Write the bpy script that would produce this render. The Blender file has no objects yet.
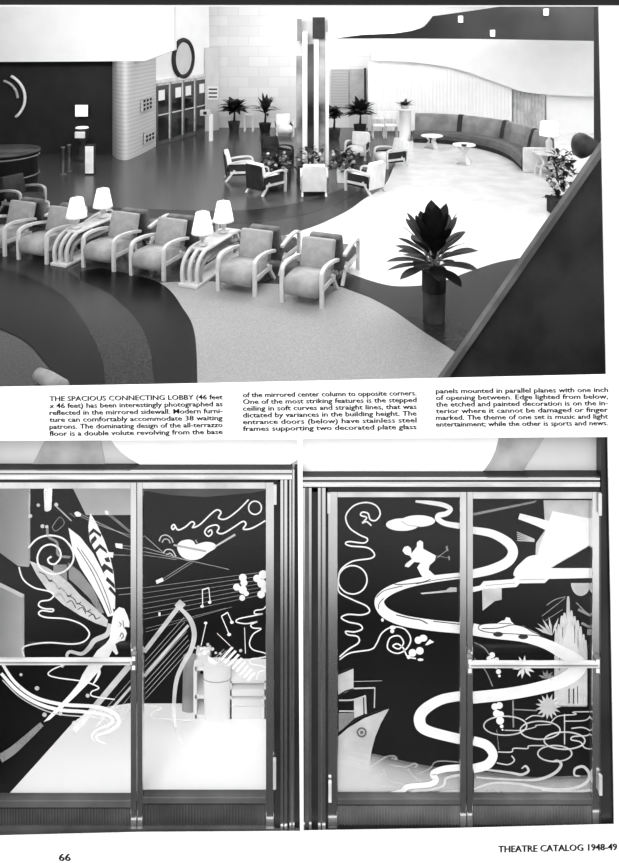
import bpy, bmesh, math, random
from mathutils import Vector, Matrix
from mathutils.geometry import tessellate_polygon
random.seed(7)
W, H = 619, 863
FPX = 650.0            # focal length in pixels
HY = 30.0              # picture row of the horizon
HC = 4.0               # eye height above the lobby floor
CX = 309.5
YP = 4.33              # distance of the printed page
C = bpy.context.scene.collection

def P(x, y, Z):
    return Vector(((x-CX)*Z/FPX, Z, HC-(y-HY)*Z/FPX))
def F(x, y, z=0.0):
    Z = FPX*(HC-z)/(y-HY)
    return Vector(((x-CX)*Z/FPX, Z, z))

# ------------------------------------------------------------------ materials
def lin(v):
    v = v/255.0
    return v/12.92 if v <= 0.04045 else ((v+0.055)/1.055)**2.4
MATS = {}
def mat(name, g, rough=0.6, g2=None, scale=8.0, metal=0.0, spec=0.3, emit=0.0, bump=0.0, kind='noise', detail=4.0):
    if name in MATS: return MATS[name]
    m = bpy.data.materials.new(name); m.use_nodes = True
    nt = m.node_tree; b = nt.nodes['Principled BSDF']
    b.inputs['Roughness'].default_value = rough
    b.inputs['Metallic'].default_value = metal
    b.inputs['Specular IOR Level'].default_value = spec
    a = lin(g); c1 = (a*1.0, a*1.0, a*1.0, 1)
    if g2 is None: g2 = g*0.93
    c = lin(g2); c2 = (c, c, c, 1)
    tc = nt.nodes.new('ShaderNodeTexCoord')
    if kind == 'brick':
        tx = nt.nodes.new('ShaderNodeTexBrick')
        tx.inputs['Color1'].default_value = c1; tx.inputs['Color2'].default_value = tuple([a*0.9]*3+[1]); tx.inputs['Mortar'].default_value = c2
        tx.inputs['Scale'].default_value = scale; tx.inputs['Mortar Size'].default_value = 0.012
        mp = nt.nodes.new('ShaderNodeMapping'); mp.inputs['Rotation'].default_value = (math.pi/2, 0, 0)
        nt.links.new(tc.outputs['Object'], mp.inputs['Vector']); nt.links.new(mp.outputs['Vector'], tx.inputs['Vector'])
        nt.links.new(tx.outputs['Color'], b.inputs['Base Color'])
    elif kind == 'stripe':
        sx = nt.nodes.new('ShaderNodeTexWave'); sx.wave_type = 'BANDS'; sx.bands_direction = 'Z'
        sx.inputs['Scale'].default_value = scale; sx.inputs['Distortion'].default_value = 1.2; sx.inputs['Detail'].default_value = 3
        mx = nt.nodes.new('ShaderNodeMix'); mx.data_type = 'RGBA'; mx.inputs[6].default_value = c1; mx.inputs[7].default_value = c2
        nt.links.new(tc.outputs['Object'], sx.inputs['Vector']); nt.links.new(sx.outputs['Fac'], mx.inputs[0])
        nt.links.new(mx.outputs[2], b.inputs['Base Color'])
    else:
        tx = nt.nodes.new('ShaderNodeTexNoise'); tx.inputs['Scale'].default_value = scale; tx.inputs['Detail'].default_value = detail
        rp = nt.nodes.new('ShaderNodeValToRGB')
        rp.color_ramp.elements[0].position = 0.35; rp.color_ramp.elements[0].color = c2
        rp.color_ramp.elements[1].position = 0.65; rp.color_ramp.elements[1].color = c1
        nt.links.new(tc.outputs['Object'], tx.inputs['Vector'])
        nt.links.new(tx.outputs['Fac'], rp.inputs['Fac']); nt.links.new(rp.outputs['Color'], b.inputs['Base Color'])
        if bump:
            bp = nt.nodes.new('ShaderNodeBump'); bp.inputs['Strength'].default_value = bump
            nt.links.new(tx.outputs['Fac'], bp.inputs['Height']); nt.links.new(bp.outputs['Normal'], b.inputs['Normal'])
    if emit:
        b.inputs['Emission Color'].default_value = c1; b.inputs['Emission Strength'].default_value = emit
    MATS[name] = m
    return m
def glass_mat(name, refl=0.03, tint=0.97):
    m = bpy.data.materials.new(name); m.use_nodes = True
    nt = m.node_tree; nt.nodes.clear()
    o = nt.nodes.new('ShaderNodeOutputMaterial'); mx = nt.nodes.new('ShaderNodeMixShader')
    t = nt.nodes.new('ShaderNodeBsdfTransparent'); t.inputs['Color'].default_value = (tint, tint, tint, 1)
    g = nt.nodes.new('ShaderNodeBsdfGlossy'); g.inputs['Roughness'].default_value = 0.02
    mx.inputs[0].default_value = refl
    nt.links.new(t.outputs[0], mx.inputs[1]); nt.links.new(g.outputs[0], mx.inputs[2]); nt.links.new(mx.outputs[0], o.inputs[0])
    return m
def etch_mat(name, g, alpha):
    # sand-blasted glass: part diffuse, part clear
    m = bpy.data.materials.new(name); m.use_nodes = True
    nt = m.node_tree; nt.nodes.clear()
    o = nt.nodes.new('ShaderNodeOutputMaterial'); mx = nt.nodes.new('ShaderNodeMixShader')
    t = nt.nodes.new('ShaderNodeBsdfTransparent')
    d = nt.nodes.new('ShaderNodeBsdfDiffuse')
    tc = nt.nodes.new('ShaderNodeTexCoord'); nz = nt.nodes.new('ShaderNodeTexNoise'); nz.inputs['Scale'].default_value = 9
    mr = nt.nodes.new('ShaderNodeMapRange'); va = min(0.12, alpha*0.12) if alpha < 0.35 else 0.1
    mr.inputs['To Min'].default_value = max(0, alpha-va); mr.inputs['To Max'].default_value = min(1, alpha+va)
    mr.inputs['From Min'].default_value = 0.3; mr.inputs['From Max'].default_value = 0.7
    nt.links.new(tc.outputs['Object'], nz.inputs['Vector']); nt.links.new(nz.outputs['Fac'], mr.inputs['Value']); nt.links.new(mr.outputs[0], mx.inputs[0])
    a = lin(g); d.inputs['Color'].default_value = (a, a, a, 1)
    nt.links.new(t.outputs[0], mx.inputs[1]); nt.links.new(d.outputs[0], mx.inputs[2]); nt.links.new(mx.outputs[0], o.inputs[0])
    return m

# ------------------------------------------------------------------ mesh helpers
def fin(bm, name, m, parent=None, smooth=False, loc=None):
    bmesh.ops.recalc_face_normals(bm, faces=bm.faces[:])
    me = bpy.data.meshes.new(name); bm.to_mesh(me); bm.free()
    if smooth:
        for p in me.polygons: p.use_smooth = True
    me.materials.append(m)
    o = bpy.data.objects.new(name, me); C.objects.link(o)
    if parent is not None: o.parent = parent
    if loc is not None: o.location = loc
    return o
def box(bm, c, s, rot=None, bev=0.0, seg=2):
    r = bmesh.ops.create_cube(bm, size=1.0)
    vs = r['verts']
    bmesh.ops.scale(bm, vec=Vector(s), verts=vs)
    if bev > 0:
        es = list({e for v in vs for e in v.link_edges})
        rr = bmesh.ops.bevel(bm, geom=es, offset=bev, segments=seg, affect='EDGES', profile=0.5)
        vs = list({v for f in rr['faces'] for v in f.verts} | {v for v in vs if v.is_valid})
    if rot is not None:
        bmesh.ops.rotate(bm, cent=(0, 0, 0), matrix=rot, verts=vs)
    bmesh.ops.translate(bm, vec=Vector(c), verts=vs)
    return vs
def bx(c, s, rot=None, bev=0.0, seg=2):
    bm = bmesh.new(); box(bm, c, s, rot, bev, seg); return bm
def crom(pts, n=8, closed=False):
    out = []; L = len(pts)
    if L < 3 and not closed: return [tuple(p) for p in pts]
    rng = range(L) if closed else range(L-1)
    for i in rng:
        if closed: p0, p1, p2, p3 = (pts[(i+k) % L] for k in (-1, 0, 1, 2))
        else: p0, p1, p2, p3 = pts[max(i-1, 0)], pts[i], pts[i+1], pts[min(i+2, L-1)]
        for k in range(n):
            t = k/n
            out.append(tuple(0.5*((2*b)+(-a+c)*t+(2*a-5*b+4*c-d)*t*t+(-a+3*b-3*c+d)*t**3) for a, b, c, d in zip(p0, p1, p2, p3)))
    if not closed: out.append(tuple(pts[-1]))
    return out
def tube(bm, pts, r, n=8, flat=1.0, up=None, caps=True):
    pts = [Vector(p) for p in pts]; rings = []
    rr = r if isinstance(r, (list, tuple)) else [r]*len(pts)
    prev = None
    for i, p in enumerate(pts):
        a = pts[max(i-1, 0)]; b = pts[min(i+1, len(pts)-1)]
        t = (b-a).normalized()
        if up is not None: u = Vector(up) - t*t.dot(Vector(up))
        elif prev is None:
            q = Vector((0, 0, 1)) if abs(t.z) < 0.9 else Vector((1, 0, 0)); u = q - t*t.dot(q)
        else: u = prev - t*t.dot(prev)
        u.normalize(); prev = u; v = t.cross(u)
        rings.append([bm.verts.new(p + u*math.cos(2*math.pi*k/n)*rr[i]*flat + v*math.sin(2*math.pi*k/n)*rr[i]) for k in range(n)])
    for a, b in zip(rings, rings[1:]):
        for k in range(n): bm.faces.new((a[k], a[(k+1) % n], b[(k+1) % n], b[k]))
    if caps:
        bm.faces.new(rings[0][::-1]); bm.faces.new(rings[-1])
def strap(bm, pts, w, t, side):
    # flat bent strip: width w along `side`, thickness t
    pts = [Vector(p) for p in pts]; s = Vector(side).normalized(); rings = []
    for i, p in enumerate(pts):
        a = pts[max(i-1, 0)]; b = pts[min(i+1, len(pts)-1)]
        n = s.cross((b-a).normalized()).normalized()
        rings.append([bm.verts.new(p+s*sx*w/2+n*nx*t/2) for sx, nx in ((-1, -1), (1, -1), (1, 1), (-1, 1))])
    for a, b in zip(rings, rings[1:]):
        for k in range(4): bm.faces.new((a[k], a[(k+1) % 4], b[(k+1) % 4], b[k]))
    bm.faces.new(rings[0][::-1]); bm.faces.new(rings[-1])
def lathe(bm, prof, c=(0, 0, 0), n=20, sx=1, sy=1):
    rings = []
    for r, z in prof:
        rings.append([bm.verts.new((c[0]+sx*r*math.cos(2*math.pi*k/n), c[1]+sy*r*math.sin(2*math.pi*k/n), c[2]+z)) for k in range(n)])
    for a, b in zip(rings, rings[1:]):
        for k in range(n): bm.faces.new((a[k], a[(k+1) % n], b[(k+1) % n], b[k]))
    if prof[0][0] > 1e-4: bm.faces.new(rings[0][::-1])
    if prof[-1][0] > 1e-4: bm.faces.new(rings[-1])
    bmesh.ops.remove_doubles(bm, verts=bm.verts[:], dist=1e-5)
def prism(bm, pts, vec):
    a = [bm.verts.new(p) for p in pts]; b = [bm.verts.new(Vector(p)+Vector(vec)) for p in pts]
    n = len(a)
    for t in tessellate_polygon([[v.co for v in a]]):
        bm.faces.new([a[i] for i in t]); bm.faces.new([b[i] for i in t][::-1])
    for k in range(n): bm.faces.new((a[k], b[k], b[(k+1) % n], a[(k+1) % n]))
def tag(o, label=None, cat=None, group=None, kind=None):
    if label: o['label'] = label
    if cat: o['category'] = cat
    if group: o['group'] = group
    if kind: o['kind'] = kind
    return o
def thing(name, label, cat, loc=(0, 0, 0), rz=0.0, group=None):
    o = bpy.data.objects.new(name, None); C.objects.link(o)
    o.location = loc; o.rotation_euler = (0, 0, rz)
    return tag(o, label, cat, group)
def struct(name, bm, m, parent=None, smooth=False):
    o = fin(bm, name, m, parent, smooth)
    if parent is None: o['kind'] = 'structure'
    return o
def dup(root, loc, rz, label, group=None):
    r = root.copy(); C.objects.link(r); r.location = loc; r.rotation_euler = (0, 0, rz); r['label'] = label
    if group: r['group'] = group
    for ch in list(root.children):
        c = ch.copy(); C.objects.link(c); c.parent = r
        for g in list(ch.children):
            d = g.copy(); C.objects.link(d); d.parent = c
    return r

# ------------------------------------------------------------------ camera, colour, world
cam = bpy.data.cameras.new('camera'); co = bpy.data.objects.new('camera', cam); C.objects.link(co)
co.location = (0, 0, HC); co.rotation_euler = (math.pi/2, 0, 0)
cam.sensor_fit = 'HORIZONTAL'; cam.sensor_width = 36; cam.lens = FPX*36/W
cam.shift_y = -(H/2-HY)/W; cam.clip_end = 200; cam.clip_start = 0.05
bpy.context.scene.camera = co
sc = bpy.context.scene
sc.cycles.transparent_max_bounces = 48
sc.view_settings.view_transform = 'Standard'; sc.view_settings.look = 'None'
sc.view_settings.exposure = 0.0; sc.view_settings.gamma = 1.0
wd = bpy.data.worlds.new('world'); sc.world = wd; wd.use_nodes = True
wn = wd.node_tree; bgn = wn.nodes['Background']; wtc = wn.nodes.new('ShaderNodeTexCoord'); wsp = wn.nodes.new('ShaderNodeSeparateXYZ'); wrp = wn.nodes.new('ShaderNodeValToRGB'); wmr = wn.nodes.new('ShaderNodeMapRange')
# invented surroundings, bright then dark below, shaped for the steel's reflections
wn.links.new(wtc.outputs['Generated'], wsp.inputs[0]); wn.links.new(wsp.outputs['Z'], wmr.inputs['Value'])
wmr.inputs['From Min'].default_value = -1; wmr.inputs['From Max'].default_value = 1
wn.links.new(wmr.outputs[0], wrp.inputs['Fac']); wn.links.new(wrp.outputs['Color'], bgn.inputs['Color'])
wrp.color_ramp.elements[0].position = 0.165; wrp.color_ramp.elements[0].color = (0.03, 0.03, 0.03, 1)
wrp.color_ramp.elements[1].position = 0.195; wrp.color_ramp.elements[1].color = (1, 1, 1, 1)
bgn.inputs['Strength'].default_value = 1.15
def area(name, loc, target, sx, sy, power):
    l = bpy.data.lights.new(name, 'AREA'); l.shape = 'RECTANGLE'; l.size = sx; l.size_y = sy; l.energy = power
    o = bpy.data.objects.new(name, l); C.objects.link(o); o.location = loc
    d = Vector(target)-Vector(loc); o.rotation_euler = d.to_track_quat('-Z', 'Y').to_euler()
    return o
s = bpy.data.lights.new('sun', 'SUN'); s.energy = 1.9; s.angle = 0.6
so = bpy.data.objects.new('sun', s); C.objects.link(so)
so.rotation_euler = Vector((0.12, 0.68, -0.85)).to_track_quat('-Z', 'Y').to_euler(); so.location = (0, 0, 9)
area('lobby_fill', (2.0, 14.5, 5.8), (2.6, 16.0, 0), 9, 8, 950)  # unseen fill lamp added to light the lobby
area('lobby_fill_back', (6.0, 22.0, 5.8), (7.5, 25.0, 1.4), 12, 2.5, 620)  # added out of view to brighten the back walls
area('bulkhead_fill', (-5.0, 13.5, 5.7), (-6, 20.3, 4.2), 7, 1.5, 700)  # added lamp, unseen, that brightens the white bulkhead face
area('lobby_fill_front', (-1.2, 9.0, 5.8), (-1.6, 10.2, 0), 8, 2.5, 210)  # added fill for the front chairs and floor
area('entrance_fill', (-0.5, 22.5, 5.7), (-2.5, 26.4, 2.4), 6, 2, 240)  # unseen lamp added for the tiled wall and doors
area('wall_fill', (8.0, 17.5, 5.75), (9.5, 25, 2.6), 8, 1.2, 540)  # added to whiten the far corner wall and soffit

# ------------------------------------------------------------------ palette
M_page = mat('page_paper', 252, 0.8, 248, 3)
M_ink = mat('printing_ink', 24, 0.8)
M_border = mat('scan_border_black', 30, 0.9)
M_white = mat('white_plaster', 240, 0.8, 236, 2)
M_white2 = mat('grey_plaster', 205, 0.8, 190, 1.2)
M_dark = mat('dark_wall', 34, 0.7, 26, 2)
M_ceil_shade = mat('shaded_ceiling_panel', 46, 0.8, 34, 0.8)
M_stone = mat('ribbed_stone', 205, 0.5, 186, 2.6, kind='stripe')
M_panel = mat('wall_tile', 226, 0.7, 212, 0.6, kind='brick')
M_ter_light = mat('light_terrazzo', 168, 0.25, 142, 70, detail=8, spec=0.35)
M_ter_mid = mat('grey_terrazzo', 74, 0.22, 60, 40, detail=8, spec=0.35)
M_ter_dark = mat('black_terrazzo', 17, 0.25, 11, 40, detail=8, spec=0.15)
M_ter_dgrey = mat('charcoal_terrazzo', 50, 0.25, 38, 40, detail=8, spec=0.2)
M_ter_reflect = mat('reflection_white_terrazzo', 226, 0.18, 210, 2, detail=8, spec=0.5)  # white carries the reflection of the bright walls in its colour
M_uph = mat('grey_upholstery', 178, 0.9, 152, 6)
M_uph_l = mat('pale_upholstery', 240, 0.9, 222, 5)
M_uph_d = mat('dark_upholstery', 52, 0.9, 36, 5)
M_wood = mat('bleached_wood', 222, 0.5, 200, 5)
M_wood_g = mat('grey_wood', 170, 0.5, 140, 5)
M_shade = mat('lamp_shade_fabric', 250, 0.8, 244, 4, emit=0.55)
M_leaf = mat('dark_leaf', 32, 0.5, 18, 5)
M_leaf2 = mat('palm_leaf', 44, 0.6, 24, 6)
M_pot = mat('grey_pot', 88, 0.5, 55, 3)
M_petal = mat('pale_petal', 215, 0.7, 120, 12)
M_steel = mat('stainless_steel', 232, 0.13, 205, 1.3, metal=0.95, spec=0.5)
M_steel_d = mat('dark_steel', 46, 0.35, 24, 2, metal=0.3, spec=0.5)
M_steel_m = mat('grey_steel', 120, 0.35, 70, 1.5, metal=0.3, spec=0.5)
M_steel_b = mat('bright_steel', 232, 0.3, 190, 3, metal=0.2, spec=0.5)
M_glass = glass_mat('door_glass', 0.02)
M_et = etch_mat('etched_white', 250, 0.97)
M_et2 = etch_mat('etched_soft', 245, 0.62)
M_et3 = etch_mat('etched_faint', 235, 0.3)
M_et3b = etch_mat('etched_fine', 240, 0.45)
M_et4 = etch_mat('etched_or_reflected_mist', 245, 0.15)
M_etdark = mat('painted_black_line', 22, 0.7)

# ================================================================== THE PAGE
def loop_edges(bm, pts):
    vs = [bm.verts.new(p) for p in pts]
    return [bm.edges.new((vs[i], vs[(i+1) % len(vs)])) for i in range(len(vs))]
page_root = thing('magazine_page', 'white printed magazine page with three caption columns around the picture openings', 'page', P(309, 910, YP))
R0 = page_root.location.copy()
def pg(x, y, dy=0.0): return P(x, y, YP+dy) - R0
bm = bmesh.new(); es = []
es += loop_edges(bm, [pg(-300, 5), pg(900, 5), pg(900, 1020), pg(-300, 1020)])
HOLE1 = [(-25, 6.5), (599, 6.5), (602, 150), (606.5, 375), (300, 382), (150, 385), (-25, 388)]
HOLE2 = [(-25, 441), (297.5, 439.5), (298.5, 600), (300, 833), (140, 834), (-25, 838)]
HOLE3 = [(302.5, 439), (608, 437), (611, 600), (614.5, 826), (460, 830), (303.5, 832.5)]
for hh in (HOLE1, HOLE2, HOLE3): es += loop_edges(bm, [pg(*q) for q in hh])
bmesh.ops.triangle_fill(bm, edges=es, use_beauty=True, use_dissolve=False)
r = bmesh.ops.extrude_face_region(bm, geom=bm.faces[:])
bmesh.ops.translate(bm, vec=(0, 0.012, 0), verts=[v for v in r['geom'] if isinstance(v, bmesh.types.BMVert)])
fin(bm, 'paper_sheet', M_page, page_root)
bm = bmesh.new(); prism(bm, [pg(-300, -160, -0.004), pg(900, -160, -0.004), pg(900, 5.5, -0.004), pg(-300, 4.5, -0.004)], (0, 0.02, 0))
tag(fin(bm, 'black_border', M_border, page_root), 'black strip along the upper page edge')

def text_mesh(lines, name, parent, m, R, bold=0.25):
    """lines: (text, x0, x1, baseline_y, cap_height_px, slope) -> one flat mesh of lettering on the page"""
    bm = bmesh.new()
    for txt, x0, x1, yb, hpx, slope in lines:
        cu = bpy.data.curves.new('lettering', 'FONT'); cu.body = txt; cu.size = 1.0; cu.offset = 0.006; cu.resolution_u = 2
        to = bpy.data.objects.new('lettering', cu); C.objects.link(to)
        bpy.context.view_layer.update()
        me = bpy.data.meshes.new_from_object(to.evaluated_get(bpy.context.evaluated_depsgraph_get()))
        bpy.data.objects.remove(to); bpy.data.curves.remove(cu)
        xs = [v.co.x for v in me.vertices]; a, b = min(xs), max(xs)
        caps = 0.72
        for j, (ox, oy) in enumerate(((-bold, -.12), (bold, .12), (0, 0))):
            k = len(bm.verts); bm.from_mesh(me); bm.verts.ensure_lookup_table()
            for v in bm.verts[k:]:
                u = (v.co.x-a)/(b-a); px = x0+(x1-x0)*u+ox; py = yb - v.co.y/caps*hpx + slope*(px-x0)+oy
                v.co = P(px, py, YP-0.0012-0.0001*j) - R
        bpy.data.meshes.remove(me)
    me = bpy.data.meshes.new(name); bm.to_mesh(me); bm.free(); me.materials.append(m)
    o = bpy.data.objects.new(name, me); C.objects.link(o); o.parent = parent
    return o
col1 = ["THE SPACIOUS CONNECTING LOBBY (46 feet", "x 46 feet) has been interestingly photographed as", "reflected in the mirrored sidewall. Modern furni-",
        "ture can comfortably accommodate 38 waiting", "patrons. The dominating design of the all-terrazzo", "floor is a double volute revolving from the base"]
col2 = ["of the mirrored center column to opposite corners.", "One of the most striking features is the stepped", "ceiling in soft curves and straight lines, that was",
        "dictated by variances in the building height. The", "entrance doors (below) have stainless steel", "frames supporting two decorated plate glass"]
col3 = ["panels mounted in parallel planes with one inch", "of opening between. Edge lighted from below,", "the etched and painted decoration is on the in-",
        "terior where it cannot be damaged or finger", "marked. The theme of one set is music and light", "entertainment; while the other is sports and news."]
text_mesh([(t, 49.5, 222.5, 401.2+6.95*i, 5.0, -0.011) for i, t in enumerate(col1)], 'caption_column', page_root, M_ink, R0, 0.26)
text_mesh([(t, 243, 416.5, 397.3+6.75*i, 5.0, -0.011) for i, t in enumerate(col2)], 'caption_column', page_root, M_ink, R0, 0.26)
text_mesh([(t, 436, 608, 393.4+6.65*i, 5.0, -0.008) for i, t in enumerate(col3)], 'caption_column', page_root, M_ink, R0, 0.26)
text_mesh([("66", 59, 70.5, 861, 7.5, 0)], 'page_number', page_root, M_ink, R0, 0.4)
text_mesh([("THEATRE CATALOG 1948-49", 498.5, 617, 852.5, 6.8, -0.02)], 'title_lettering', page_root, M_ink, R0, 0.4)

# ================================================================== LOBBY SHELL
bm = bmesh.new(); prism(bm, [(-14, 6.95, 0), (15, 6.95, 0), (15, 28, 0), (-14, 28, 0)], (0, 0, -0.06))
floor = struct('floor', bm, M_ter_mid)
def inlay(px, m, lift, raw=False, name='inlay'):
    bm = bmesh.new(); pts = []
    for q in px:
        v = F(*q); pts.append((v.x, max(v.y, 6.96), lift))
    prism(bm, pts, (0, 0, 0.003))
    return fin(bm, name, m, floor)
c = crom
lightA = c([(159, 283), (183, 309), (195, 336), (197.6, 395)], 6) + [(470, 395)] + c([(480, 372), (456, 353), (422, 331), (394, 311), (370, 298), (345, 288), (300, 285), (230, 283)], 6) + [(200, 281)]
inlay(lightA, M_ter_light, 0.002)
darkband = c([(370, 298), (394, 311), (422, 331), (456, 353), (500, 385)], 6) + [(620, 395), (620, 262), (560, 252)] + c([(517, 259), (495, 263.5), (466.5, 273), (440, 283), (422, 286), (394, 286.5), (370, 281), (345, 272)], 6) + [(335, 285)]
inlay(darkband, M_ter_dgrey, 0.006)
white = c([(345, 272), (370, 281), (394, 286.5), (422, 286), (440, 283), (466.5, 273), (495, 263.5), (517, 259), (560, 250)], 6) + [(620, 250), (640, 131), (545, 131), (530, 140), (470, 141), (408, 141)] + c([(396, 160), (385, 185), (363, 200), (346, 212), (316, 226), (285, 236)], 6) + [(270, 248), (310, 262)]
inlay(white, M_ter_reflect, 0.004)
ring = c([(0, 207), (90, 207), (170, 210), (214, 211), (261.5, 209), (305.6, 201), (339.5, 190), (365, 177), (378, 163)], 6) + c([(396, 160), (385, 185), (363, 200), (346, 212), (316, 226), (285, 236)], 6) + [(260, 240), (0, 245)]
inlay(ring, M_ter_dgrey, 0.002)
ringd = c([(0, 207), (90, 207), (170, 210), (214, 211), (261.5, 209), (305.6, 201), (339.5, 190), (365, 177), (378, 163)], 6) + c([(383, 164), (371, 181), (350, 197), (318, 211), (270, 221), (214, 224), (170, 222), (90, 222), (0, 222)], 6)
inlay(ringd, mat('dark_ring_terrazzo', 40, .3, 30, 40, detail=8), 0.005)
blk = c([(100, 268), (159, 283), (183, 309), (195, 336), (197.6, 395)], 6) + [(155, 395)] + c([(154, 383), (149, 346), (135.6, 319), (112, 296), (80, 280)], 6) + [(80, 272)]
inlay(blk, M_ter_dark, 0.006)
mid = c([(80, 280), (112, 296), (135.6, 319), (149, 346), (154, 383)], 6) + [(155, 395), (106, 395)] + c([(105, 383), (102, 360), (88, 329), (64, 297), (30, 278), (0, 268)], 6) + [(0, 255), (60, 265)]
inlay(mid, M_ter_dgrey, 0.004)
blk2 = c([(0, 268), (30, 278), (64, 297), (88, 329), (102, 360), (105, 383)], 6) + [(106, 395), (68, 395)] + c([(63, 383), (51, 370), (27, 343), (0, 329)], 6)
inlay(blk2, M_ter_dark, 0.007)
# arc of white around the column
# walls
struct('wall_back', bx((2.2, 26.7, 2.9), (15.5, 0.2, 5.8)), M_panel)
struct('wall_recess', bx((-9.9, 20.95, 1.95), (7.6, 0.2, 3.9)), M_dark)
struct('wall_left', bx((-13.2, 14, 2.9), (0.2, 14.5, 5.8)), M_dark)
struct('wall_right', bx((13.2, 17.5, 2.9), (0.2, 21, 5.8)), M_white)
struct('wall_corner', bx((11.2, 25.35, 2.9), (4.0, 0.2, 5.8)), M_white)
struct('ceiling', bx((0, 17.4, 5.95), (27, 21, 0.1)), M_white)
# white stepped bulkhead over the dark recess
bm = bmesh.new(); prism(bm, [P(-120, -95, 20.3), P(174, -95, 20.3), P(174, 50, 20.3), P(145, 61, 20.3), P(113, 61.3, 20.3), P(-120, 62.5, 20.3)], (0, 0.4, 0))
struct('trim_1', bm, M_white)
# stepped ceiling panel, curved edge; shade put into its dark colour and wedge
bm = bmesh.new(); prism(bm, [P(*q, 20.8) for q in [(335, 38.6), (362, 35), (395, 33.5)]] + [P(*q, 20.8) for q in c([(412, 31), (424, 27), (431, 20), (434, 16)], 4)] + [P(*q, 20.8) for q in [(470, 11), (518, 4), (518, -40), (640, -40), (640, 41.5), (597, 41), (480, 39)]], (0, 0.25, 0))
struct('trim_2', bm, M_ceil_shade)
for q, w_, h_ in (((460.5, 20), 5, 9), ((546, 13), 6, 8), ((492.5, 34), 4, 7)):
    bm = bmesh.new(); a = P(q[0], q[1], 20.77); lathe(bm, [(0.0, -0.02), (0.075, -0.02), (0.08, 0.0), (0.08, 0.19), (0.0, 0.19)], (a.x, a.y, a.z-0.06), 12)
    tag(fin(bm, 'recessed_spotlight', M_shade, None, True), {460.5: 'small pale lamp in the shaded ceiling panel beside its curved white edge', 546: 'small pale lamp near the upper rim of the shaded ceiling panel', 492.5: 'small faint lamp at the lower rim of the shaded ceiling panel'}[q[0]], 'lamp', 'lamps in the dark ceiling panel')
# curved white soffit above the curtain
top = c([(372, 60), (420, 63), (460, 70), (500, 84), (530, 93), (597, 97), (640, 98)], 6)
bm = bmesh.new(); prism(bm, [P(*q, 24.97) for q in top] + [P(640, 30, 24.97), P(372, 30, 24.97)], (0, 0.05, 0))
struct('trim_3', bm, M_white)
# right-hand dark post
struct('wall_post', bx((P(600, 90, 11.5).x, 11.5, 2.8), (0.11, 0.25, 5.6)), M_dark)

# stone pier between the recess and the doors
pier = c([(111, 151), (113, 155.5), (118, 159), (126, 160), (135, 157), (146, 151.5), (156, 146)], 5)
bm = bmesh.new(); pts = [F(*q) for q in pier]; pts += [F(148, 144), F(120, 147)]
prism(bm, pts, (0, 0, 3.04))
struct('wall_pier', bm, M_stone, None)
# door wall
A = F(156, 146); B = F(206, 131); AB = (B-A); Lw = AB.length; ab = AB.normalized(); nrm = Vector((ab.y, -ab.x, 0))
angw = math.atan2(ab.y, ab.x)
def wl(u, d, z): return A + ab*u + nrm*d + Vector((0, 0, z))
bm = bmesh.new(); prism(bm, [wl(0, -0.12, 2.25), wl(Lw+.3, -0.12, 2.25), wl(Lw+.3, -0.12, 5.8), wl(0, -0.12, 5.8)], nrm*0.1); struct('wall_entrance', bm, M_white)
bm = bmesh.new(); prism(bm, [wl(-.2, -0.9, 0), wl(Lw+.6, -0.9, 0), wl(Lw+.6, -0.9, 2.3), wl(-.2, -0.9, 2.3)], -nrm*0.1); struct('wall_vestibule', bm, M_dark)
bm = bmesh.new(); prism(bm, [wl(0, -0.06, 2.15), wl(Lw, -0.06, 2.15), wl(Lw, -0.06, 2.27), wl(0, -0.06, 2.27)], nrm*0.12); struct('trim_4', bm, M_steel_b)
dw = Lw/4
for i in range(4):
    lab = ['beside the ribbed stone pier', 'second from the ribbed stone pier', 'third from the ribbed stone pier', 'beside the louvred end pier'][i]
    t = thing('glass_door', 'narrow steel framed glass lobby door, ' + lab, 'door', wl(dw*(i+.5), 0, 0), angw, 'glass doors in the lobby side wall')
    for sx in (-1, 1): fin(bx((sx*(dw/2-.045), 0, 1.07), (0.07, 0.05, 2.13)), 'stile', M_steel_b if sx > 0 else M_steel_m, t)
    fin(bx((0, 0, 2.1), (dw-.02, 0.05, 0.07)), 'top_rail', M_steel_b, t); fin(bx((0, 0, 0.07), (dw-.02, 0.05, 0.13)), 'bottom_rail', M_steel_m, t)
    fin(bx((0, 0, 1.1), (dw-.14, 0.012, 1.95)), 'pane', mat('dark_lobby_glass', 40, 0.1, 30, 1, spec=0.7), t)
    fin(bx((0, -0.06, 1.05), (dw-.14, 0.03, 0.04)), 'push_bar', M_steel_b, t)
    bm = bmesh.new(); box(bm, ((-.1, .12, -.05, .1)[i], -0.008, 1.72), (dw*.45, 0.004, 0.36), None, 0.0)
    tag(fin(bm, 'notice_card', M_white, t), 'white card on the glass')
# round emblem over the doors
t = thing('round_emblem', 'large round pale disc with dark rim on wall over the glass doors', 'emblem', wl(Lw*0.5, 0.0, 2.95), angw)
bm = bmesh.new(); lathe(bm, [(0, 0), (0.62, 0), (0.62, 0.03), (0, 0.05)], (0, 0, 0), 36); bmesh.ops.rotate(bm, cent=(0, 0, 0), matrix=Matrix.Rotation(math.pi/2, 3, 'X'), verts=bm.verts[:]); fin(bm, 'disc', M_white2, t)
bm = bmesh.new(); tube(bm, [(0.68*math.cos(a*math.pi/18), -0.03, 0.68*math.sin(a*math.pi/18)) for a in range(37)], 0.085, 8); fin(bm, 'rim', M_uph_d, t, True)
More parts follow.
